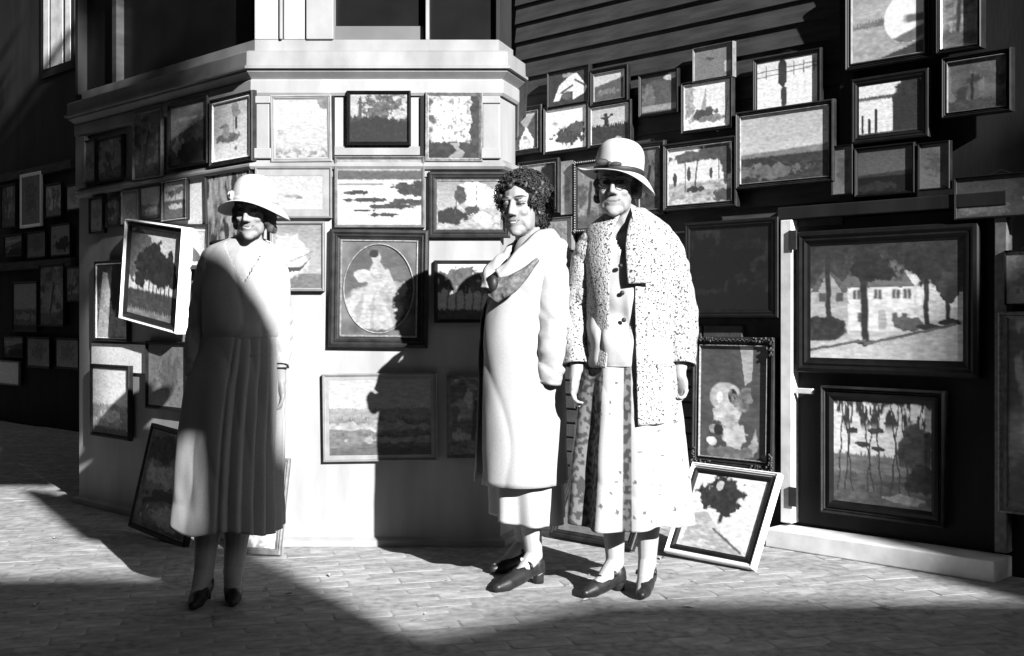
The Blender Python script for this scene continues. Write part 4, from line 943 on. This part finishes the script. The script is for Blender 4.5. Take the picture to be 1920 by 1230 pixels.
hand(B, Matrix.Translation((.163, -.035, .83)) @ Matrix.Rotation(math.radians(-70), 4, 'Z') @ Matrix.Rotation(math.radians(5), 4, 'X'), -1, .5)
leg(B, (-.06, 0, .78), (-.10, -.02, .45), (-.115, -.06, .10), (-.115, -.22, 0), 1.08); leg(B, (.06, 0, .78), (.01, .0, .45), (-.015, -.02, .10), (.02, -.17, 0), 1.08)
me = B.mesh(.0040, 4); paint(me, lambda co, f=face_paint(H1, .23): np.where(co[:, 2] > 1.2, f(co), .26)); link('body', fix(me), M_SKIN, w1)
shoe('shoe', w1, (-.115, -.06, 0), (-.11, -.245, 0), M_SHOE, .04); shoe('shoe', w1, (-.015, -.02, 0), (.025, -.195, 0), M_SHOE, .04)
def f1(a, z, t): return .010*np.sin(a*3+1)*max(0, (1.1-z))*1.5+.004*np.sin(a*2+z*20)
loft('dress_bodice', w1, M_CLOTH, [(1.345, .045, .015, .05, .05), (1.325, .03, .01, .105, .072), (1.29, .022, .005, .143, .09), (1.22, .024, -.004, .150, .108), (1.10, .022, -.008, .148, .122), (1.02, .018, -.008, .150, .126), (.985, .016, -.004, .148, .124), (.97, .014, 0, .136, .116)],
     fold=f1, keep=lambda x, y, z, a: not (y < .0 and z > 1.17 and abs(x-.045) < (z-1.17)*.52), shade=lambda p, th: np.full(len(p), .34), wr=.007, wseed=3, wsc=11)
def pleat(a, z, t):
    fr = np.maximum(0, np.cos(a*.5))**1.0; ph = (a*9.0/PI*1.4+.35) % 1.0; k = np.where(ph < .75, ph/.75, (1-ph)/.25)-.5
    return (k*.026*fr+.012*np.sin(a*5+2)*(1-fr))*t**.8
loft('skirt', w1, M_CLOTH, [(.985, .014, 0, .140, .120), (.95, .012, 0, .148, .128), (.86, .002, 0, .168, .140), (.78, -.008, 0, .178, .150), (.60, -.022, 0, .188, .165), (.42, -.03, 0, .196, .178), (.262, -.034, 0, .204, .186)],
     rows=90, cols=220, fold=pleat, shade=lambda p, th: np.full(len(p), .30), wr=.005, wseed=8, endz=lambda a, z, t: t*.012*np.sin(a*4+1))
MB().tube([(.014+.150*math.sin(t), -.130*math.cos(t), .905+.006*math.sin(2*t)) for t in np.linspace(0, 2*PI, 49)], .004, 6, False).build('belt', M_CLOTH if False else mat('cloth_belt', .22, .9), w1, None, True)
sleeve('sleeve', w1, M_CLOTH, [(-.075, .01, 1.285), (-.105, .01, 1.22), (-.148, .03, 1.03), (-.158, .0, .92), (-.156, -.03, .83)], [.04, .056, .050, .045, .038], .008, seed=1, shade=lambda co: np.full(len(co), .30))
sleeve('sleeve', w1, M_CLOTH, [(.10, .01, 1.285), (.13, .01, 1.22), (.152, .02, 1.04), (.158, -.005, .95), (.163, -.028, .87)], [.04, .052, .045, .040, .034], .007, seed=2, shade=lambda co: np.full(len(co), .34))
MB().tube([(.164+.030*math.cos(t), -.031+.030*math.sin(t), .862) for t in np.linspace(0, 2*PI, 25)], .003, 5, False).build('bracelet', M_BAND, w1, None, True)
def brim1(t): c = math.cos(t); s_ = math.sin(t); return (.060+.006*c+.006*s_, .010+.046*s_*s_+.020*max(0, -c)+.004*s_)
Hh = H1 @ Matrix.Rotation(math.radians(-15), 4, 'X') @ Matrix.Translation((-.002, .012, .016))
h1 = hat(w1, M_FELT, Hh, [(.098, .012), (.1, .03), (.098, .058), (.090, .084), (.073, .108), (.045, .124), (.0, .130)], brim1, M_FELT)
fl = MB(); r = random.Random(5)
for i in range(26):
    t = r.uniform(-1.6, -.7); rr = .108; q = Hh @ Vector((rr*math.sin(t)*.95, -rr*math.cos(t), r.uniform(.014, .045))); fl.ball(q, r.uniform(.005, .011), 6, 5)
fl.build('hat_flowers', mat('cloth_flower', .4, .8, .2, 40, .6), h1, None, True)
hr = Body(); hr.M = H1
hr.e((0, .02, .02), (.084, .096, .075)); 
for i in range(26):
    t = r.uniform(.9, 5.4); z = r.uniform(-.085, .01); hr.e((.079*math.sin(t), .012-.083*math.cos(t), z), (.018, .018, .022), None, 10)
me = hr.mesh(.006, 1); link('hair', fix(me), mat('grey_hair', .06, .7, .3, 60, .5, .003, 120), w1)

# ---------- woman in the middle, bareheaded, in a white coat, turned to the left
w2 = empty('person', (.052, 4.62, 0), label='woman with short dark curly hair in a long white coat turned to the left', cat='person', group='three women posing before the paintings')
H2 = Matrix.Translation((-.016, -.035, 1.482)) @ Matrix.Rotation(math.radians(-26), 4, 'Z') @ Matrix.Rotation(math.radians(3), 4, 'X') @ Matrix.Rotation(math.radians(-3), 4, 'Y')
B = Body(); head(B, H2, 1.3, .98, .97)
B.chain([(.045, .02, 1.28), (.005, -.005, 1.42)], [.06, .05]); B.e((.04, .02, 1.16), (.11, .12, .16)); B.e((.0, .02, .98), (.13, .12, .16)); B.e((-.02, .02, .82), (.13, .13, .12))
B.chain([(.075, -.10, 1.28), (.055, .02, 1.31), (.03, .14, 1.28)], [.045, .055, .045])
B.chain([(.085, -.09, 1.26), (.115, -.10, 1.03), (.075, -.09, .83)], [.045, .038, .027]); B.chain([(.0, .15, 1.26), (-.02, .17, 1.03), (-.05, .14, .83)], [.045, .038, .027])
hand(B, Matrix.Translation((.07, -.08, .80)) @ Matrix.Rotation(math.radians(-60), 4, 'Z') @ Matrix.Rotation(math.radians(12), 4, 'X'), -1, .7)
hand(B, Matrix.Translation((-.05, .14, .81)) @ Matrix.Rotation(math.radians(-90), 4, 'Z'), 1, .5)
leg(B, (0, -.02, .78), (.0, -.03, .45), (.035, .0, .115), (-.11, -.15, 0), .98); leg(B, (-.02, .08, .78), (-.05, .13, .45), (-.0, .26, .115), (-.14, .18, 0), .95)
me = B.mesh(.0037, 4); paint(me, lambda co, f=face_paint(H2, .22, .08, .02, True): np.where(co[:, 2] > 1.2, f(co), .28)); link('body', fix(me), M_SKIN, w2)
shoe('shoe', w2, (.035, .0, 0), (-.125, -.165, 0), M_SHOE, .05, .07, 2); shoe('shoe', w2, (.0, .26, 0), (-.15, .17, 0), M_SHOE, .05, .07, 2)
lin = lambda v_: (lambda p, th: np.full(len(p), v_))
loft('skirt', w2, M_CLOTH, [(.9, -.01, .02, .14, .13), (.6, .0, .02, .142, .14), (.42, .006, .02, .140, .140), (.262, .012, .02, .138, .145)], rows=50, cols=160,
     fold=lambda a, z, t: .016*np.sin(a*7+.6)*t, shade=lin(.31), wr=.004, endz=lambda a, z, t: t*.02*np.sin(a-2.2))
loft('dress', w2, M_CLOTH, [(1.32, .035, .02, .07, .09), (1.25, .02, .02, .10, .13), (1.12, -.015, .02, .13, .14), (.95, -.02, .02, .14, .14), (.85, -.01, .02, .14, .13)], shade=lin(.10), wr=.006)
o0 = lambda z: -1.03; o1_ = lambda z: 2*PI-1.50-.10*(1.3-z)
coat = loft('coat', w2, M_CLOTH, [(1.368, .045, .015, .058, .066), (1.35, .06, .015, .095, .115), (1.315, .06, .015, .112, .155), (1.25, .058, .01, .122, .170), (1.17, .028, .005, .142, .172), (1.08, -.004, .005, .160, .175), (.95, -.018, .005, .162, .176), (.80, -.018, .01, .166, .18), (.60, -.018, .012, .172, .188), (.402, -.018, .015, .181, .195)],
     rows=90, cols=160, th=(o0, o1_), fold=lambda a, z, t: .006*np.sin(a*3+z*4)*t-.006*np.exp(-((a-.75)/.12)**2)*(z < 1.25), shade=lin(.29), wr=.006, wseed=20, wsc=7, thick=.005)
sleeve('coat_sleeve', w2, M_CLOTH, [(.075, -.07, 1.305), (.095, -.09, 1.24), (.112, -.115, 1.05), (.108, -.135, .93), (.085, -.120, .80)], [.055, .074, .074, .066, .050], .009, seed=5, shade=lambda co: np.full(len(co), .31))
sleeve('coat_sleeve', w2, M_CLOTH, [(.02, .13, 1.31), (.0, .155, 1.24), (-.02, .18, 1.03), (-.04, .165, .9), (-.05, .14, .82)], [.055, .066, .06, .055, .05], .010, seed=6, shade=lambda co: np.full(len(co), .31))
# shawl collar: a thick fold running from behind the neck down to the breast
def ribbon(name, m, parent, pts, wid, nrm, th_=.008, rows=40, cols=8, wave=.003, puff=.012):
    P_ = crom(np.linspace(0, 1, len(pts)), np.array(pts, float), np.linspace(0, 1, rows)); W_ = crom(np.linspace(0, 1, len(wid)), np.array(wid, float), np.linspace(0, 1, rows)); N_ = crom(np.linspace(0, 1, len(nrm)), np.array(nrm, float), np.linspace(0, 1, rows)); v = []
    for i in range(rows):
        d = Vector(P_[min(i+1, rows-1)]-P_[max(i-1, 0)]).normalized(); n_ = Vector(N_[i]).normalized(); s_ = d.cross(n_).normalized(); n_ = s_.cross(d)
        for j in range(cols):
            t = j/(cols-1)-.5; v.append(tuple(Vector(P_[i])+s_*t*W_[i]+n_*(puff*(1-4*t*t)+wave*math.sin(i*.5+j))))
    f = [(i*cols+j, i*cols+j+1, (i+1)*cols+j+1, (i+1)*cols+j) for i in range(rows-1) for j in range(cols-1)]
    o = link(name, fix(mesh(v, f)), m, parent); s_ = o.modifiers.new('thickness', 'SOLIDIFY'); s_.thickness = th_; s_.offset = 0; return o
ribbon('collar', M_LINEN, w2, [(.115, .08, 1.375), (.105, -.02, 1.378), (.068, -.10, 1.352), (.012, -.155, 1.298), (-.045, -.175, 1.245), (-.105, -.165, 1.21)], [.05, .07, .085, .085, .07, .045], [(.6, .5, .8), (.5, -.3, .9), (.2, -.8, .8), (-.1, -1, .5), (-.2, -1, .3), (-.3, -1, .2)], .006)
ribbon('lapel', M_LINEN, w2, [(-.035, .05, 1.345), (-.075, -.03, 1.30), (-.125, -.08, 1.235), (-.15, -.10, 1.16)], [.03, .05, .075, .05], [(-.6, -.4, .6), (-.7, -.7, .3), (-.6, -1, .1), (-.6, -1, 0)], .006)
ribbon('scarf', M_SCARF, w2, [(.045, -.185, 1.268), (.0, -.198, 1.222), (-.05, -.205, 1.178), (-.10, -.200, 1.155), (-.125, -.19, 1.12)], [.012, .035, .065, .08, .05], [(.1, -1, .4), (0, -1, .3), (-.1, -1, .2), (-.2, -1, .2), (-.2, -1, .1)], .005)
MB().ball((-.122, -.200, 1.175), (.020, .020, .034), 12, 9).build('scarf_knot', mat('black_silk', .015, .5), w2, None, True)
# curly hair
hr = Body(); hr.M = H2; r = random.Random(9)
hr.e((0, .035, .05), (.094, .098, .084)); hr.e((0, .055, -.01), (.092, .075, .085))
curls = MB()
for i in range(620):
    t = r.uniform(0, 2*PI); ph = r.uniform(-.95, 1.45); x, y, z = math.sin(t)*math.cos(ph), -math.cos(t)*math.cos(ph), math.sin(ph)
    c = Vector((x*.096, .033+y*.104, .045+z*.085))
    if c.y < -.045 and c.z < .072: continue
    if c.y < .005 and c.z < .0: continue
    if c.z < -.085: continue
    hr.e(c, (r.uniform(.009, .016),)*3, None, 8)
    if i % 1 == 0:
        n_ = Vector((x, y, z)).normalized(); a_ = n_.orthogonal().normalized(); b_ = n_.cross(a_); R0 = r.uniform(.0045, .011); ph0 = r.uniform(0, 6)
        c2 = c+n_*.012; curls.tube([H2 @ (c2+(a_*math.cos(ph0+q*.7)+b_*math.sin(ph0+q*.7))*R0*(1-q*.06)+n_*q*.0015) for q in range(9)], [.0022]*8+[.001], 5)
for i in range(170):
    t = r.uniform(.75, 5.5); ph = r.uniform(-1.1, .5); n_ = Vector((math.sin(t)*math.cos(ph), -math.cos(t)*math.cos(ph), math.sin(ph))); c = Vector((n_.x*.090, .055+n_.y*.075, -.012+n_.z*.083))
    if c.y < .012: continue
    hr.e(c, (r.uniform(.009, .015),)*3, None, 8); a_ = n_.orthogonal().normalized(); b_ = n_.cross(a_); R0 = r.uniform(.007, .013); ph0 = r.uniform(0, 6); c2 = c+n_*.010
    curls.tube([H2 @ (c2+(a_*math.cos(ph0+q*.7)+b_*math.sin(ph0+q*.7))*R0*(1-q*.06)+n_*q*.0015) for q in range(9)], [.0022]*8+[.001], 5)
me = hr.mesh(.005, 1, .3); ho = link('hair', fix(me), mat('dark_hair', .014, .5, .4, 80, .6, .003, 160), w2)
curls.build('curls', mat('dark_hair_curl', .02, .5, .3, 80, .6), ho, None, True)

# ---------- tall woman on the right in a nubbly jacket, brimmed hat and spectacles
w3 = empty('person', (.445, 4.48, 0), label='tall woman in a floppy brimmed hat, spectacles and a long speckled jacket', cat='person', group='three women posing before the paintings')
H3 = Matrix.Translation((-.050, -.045, 1.545)) @ Matrix.Rotation(math.radians(-14), 4, 'Z') @ Matrix.Rotation(math.radians(2), 4, 'X') @ Matrix.Rotation(math.radians(2), 4, 'Y')
B = Body(); head(B, H3, 1.1, 1.04, 1.03)
B.chain([(.0, .02, 1.36), (-.03, -.005, 1.49)], [.064, .053]); B.e((0, .01, 1.22), (.15, .11, .18)); B.e((0, .01, 1.0), (.155, .12, .16)); B.e((0, .01, .85), (.17, .13, .13))
B.chain([(-.13, .01, 1.35), (0, .015, 1.39), (.13, .01, 1.35)], [.05, .062, .05])
B.chain([(-.145, .01, 1.33), (-.190, .03, 1.08), (-.195, -.03, .86)], [.05, .042, .028]); B.chain([(.150, .01, 1.33), (.200, .03, 1.08), (.190, -.04, .86)], [.05, .042, .028])
hand(B, Matrix.Translation((-.205, -.035, .84)) @ Matrix.Rotation(math.radians(75), 4, 'Z') @ Matrix.Rotation(math.radians(5), 4, 'X'), 1, .7)
hand(B, Matrix.Translation((.190, -.045, .85)) @ Matrix.Rotation(math.radians(-55), 4, 'Z') @ Matrix.Rotation(math.radians(8), 4, 'X'), -1, .95)
leg(B, (-.07, 0, .8), (-.06, .0, .46), (-.05, .02, .11), (-.17, -.10, 0), 1.0); leg(B, (.09, 0, .8), (.085, .0, .46), (.075, .03, .11), (.03, -.13, 0), 1.02)
me = B.mesh(.0040, 4); paint(me, lambda co, f=face_paint(H3, .23, .16, .10, False): np.where(co[:, 2] > 1.2, f(co), .28)); link('body', fix(me), M_SKIN, w3)
shoe('shoe', w3, (-.05, .02, 0), (-.19, -.115, 0), M_SHOE, .04, .07, 1); shoe('shoe', w3, (.075, .03, 0), (.03, -.15, 0), M_SHOE, .04, .07, 1)
def rnd(p, sc, s0): 
    out = np.empty(len(p))
    for i, q in enumerate(p): out[i] = mn.noise(Vector((q[0]*sc+s0, q[1]*sc, q[2]*sc)))
    return out
def skirt_shade(p, th):
    x = p[:, 0]; n_ = rnd(p, 55, 3); base = np.where(n_ > .56, .08, .33)
    th_ = (th+PI) % (2*PI)-PI
    dark = ((th_ > -.18) & (th_ < -.02)) | ((th_ > -1.6) & (th_ < -.62)); d = .05+.10*(n_ > .0)
    return np.where(dark, d, base)
loft('skirt', w3, M_CLOTH, [(.95, 0, 0, .165, .14), (.86, 0, 0, .175, .15), (.70, .0, 0, .188, .16), (.5, .0, 0, .205, .18), (.268, .0, 0, .222, .195)], rows=150, cols=330,
     fold=lambda a, z, t: (.020*np.sin(a*9+.4)+.008*np.sin(a*4+2))*t**.9, shade=skirt_shade, wr=.004, wseed=4, endz=lambda a, z, t: t*.008*np.sin(a*3))
loft('blouse', w3, M_CLOTH, [(1.43, -.01, .01, .06, .06), (1.40, -.005, .0, .11, .09), (1.34, 0, 0, .155, .115), (1.22, -.003, -.005, .16, .132), (1.1, -.003, -.01, .158, .138), (.98, -.003, -.01, .166, .146), (.90, -.003, -.01, .176, .154), (.868, -.003, -.008, .172, .150)],
     rows=90, cols=160, fold=lambda a, z, t: .010*np.sin(z*34+a*2.2)*np.exp(-((z-1.0)/.16)**2)+.005*np.sin(a*5+z*12), keep=lambda x, y, z, a: not (y < 0 and z > 1.27 and abs(x+.03) < (z-1.27)*.42), shade=lin(.33), wr=.014, wseed=30, wsc=10)
for i, z in enumerate((1.24, 1.14, 1.04, .95)):
    MB().ball((-.045+.006*i, -.155, z), (.009, .005, .009), 10, 6).build('button', F_DARK, w3, None, True)
def tweed(p, th):
    n_ = rnd(p, 78, 11); n2 = rnd(p, 120, 5); return np.where((n_ > .30) | (n2 > .52), .07, .58)
def tweed_s(co): return tweed(co, None)
e0 = lambda z: .05+.02*(1.4-z)*3; e1 = lambda z: 2*PI-.40-.28*max(0, 1.42-z)
def jfold(a, z, t): return .008*np.sin(a*4+z*3)*t+.01*np.exp(-((a-.1)/.12)**2)*t-.010*np.exp(-((a-1.02)/.10)**2)*(1.25 > z)
loft('jacket', w3, M_TWEED, [(1.462, -.0, .02, .062, .062), (1.445, .0, .015, .085, .085), (1.415, .0, .01, .125, .108), (1.375, 0, .005, .162, .125), (1.28, -.002, 0, .178, .142), (1.12, -.004, 0, .168, .155), (.98, -.004, 0, .164, .164), (.84, -.004, 0, .170, .172), (.655, -.004, 0, .182, .180)],
     rows=120, cols=200, th=(e0, e1), fold=jfold, keep=lambda x, y, z, a: not (a > 3.6 and z < .86), wr=.005, wseed=40, thick=.006)
# wide lapel of the jacket on the right
ribbon('jacket_lapel', M_TWEED, w3, [(.035, -.03, 1.455), (.022, -.10, 1.40), (.018, -.145, 1.32), (.02, -.168, 1.24), (.022, -.172, 1.175)], [.03, .06, .085, .09, .085], [(0, -.3, 1), (0, -1, .4), (0, -1, .1), (0, -1, 0), (0, -1, 0)], .006, 40, 14, 0, .010)
sleeve('jacket_sleeve', w3, M_TWEED, [(-.10, .01, 1.372), (-.145, .01, 1.29), (-.190, .03, 1.08), (-.198, 0, .97), (-.197, -.03, .87)], [.045, .064, .060, .056, .05], .006, 60, 90, 7, .005)
sleeve('jacket_sleeve', w3, M_TWEED, [(.10, .01, 1.372), (.148, .01, 1.29), (.197, .03, 1.08), (.200, -.005, .98), (.196, -.035, .87)], [.045, .068, .066, .063, .060], .006, 60, 90, 9, .005)
def brim3(t): s_ = math.sin(t); c = math.cos(t); return (.062+.010*max(0, -s_)-.004*max(0, s_)+.004*c, .006+.056*max(0, s_)**2.2-.012*max(0, -s_)**2+.014*math.exp(-((((t+PI) % (2*PI))-PI+.75)/.35)**2)+.024*max(0, -c))
Hh = H3 @ Matrix.Rotation(math.radians(-3), 4, 'X') @ Matrix.Rotation(math.radians(5), 4, 'Y') @ Matrix.Translation((.0, .010, .048))
h3 = hat(w3, M_FELT, Hh, [(.100, .0), (.1, .03), (.097, .065), (.088, .095), (.066, .118), (.035, .130), (.0, .132)], brim3, M_BAND)
q = Hh @ Vector((-.02, -.112, .022)); bo = MB(); bo.ball(q+V3(-.028, 0, .006), (.026, .008, .013), 10, 7); bo.ball(q+V3(.026, 0, -.002), (.024, .008, .010), 10, 7); bo.ball(q, (.009, .010, .009), 8, 6)
bo.build('hat_bow', M_BAND, h3, None, True)
hr = Body(); hr.M = H3; hr.e((0, .03, .02), (.086, .092, .085)); r = random.Random(12)
for i in range(24):
    t = r.uniform(1.1, 5.2); hr.e((.078*math.sin(t), .018-.080*math.cos(t), r.uniform(-.045, .01)), (.018, .018, .022), None, 10)
link('hair', fix(hr.mesh(.006, 1)), MATS['grey_hair'], w3)
gl = MB()
for sx in (-1, 1): gl.tube([H3 @ Vector((sx*.033+.021*math.cos(t), -.094+abs(.021*math.cos(t)+.033)*.12, .006+.018*math.sin(t))) for t in np.linspace(0, 2*PI, 25)], .0016, 6, False)
gl.tube([H3 @ Vector((x, -.099, .010+.003*math.cos(x*150))) for x in np.linspace(-.012, .012, 6)], .0014, 6)
for sx in (-1, 1): gl.tube([H3 @ Vector(p) for p in ((sx*.054, -.088, .010), (sx*.074, -.04, .010), (sx*.08, .01, .006))], .0014, 6)
go = gl.build('spectacles', F_DARK, w3, None, True)
for sx in ():
    MB().add([H3 @ Vector((sx*.033+.020*math.cos(t), -.093+abs(.020*math.cos(t)+.033)*.12, .006+.017*math.sin(t))) for t in np.linspace(0, 2*PI, 20, endpoint=False)], [tuple(range(20))]).build('lens', mat('tinted_lens', .02, .1, .5), go)

# small litter on the pavement: leaf scraps and grit
lt = MB(); r = random.Random(21)
for i in range(170):
    Y = r.uniform(3.9, 5.9); X = r.uniform(-2.4, 2.0)
    if X+Y > 6.5 or (Y > 5.3 and X > -1.3 and X < .1): continue
    s = r.uniform(.003, .008) if i % 9 else r.uniform(.012, .022); a = r.uniform(0, 6); c, s_ = math.cos(a)*s, math.sin(a)*s; z = .0035
    lt.add([(X-c*1.5, Y-s_*1.5, z), (X+s_*.7, Y-c*.7, z+s*.3), (X+c*1.5, Y+s_*1.5, z+.001), (X-s_*.7, Y+c*.7, z+s*.5)], [(0, 1, 2, 3)])
o = lt.build('leaf_litter', mat('litter', .30, .9, .1, 60, .6)); o['kind'] = 'stuff'; o['label'] = 'scraps of leaf and grit scattered on the brick pavement'; o['category'] = 'litter'
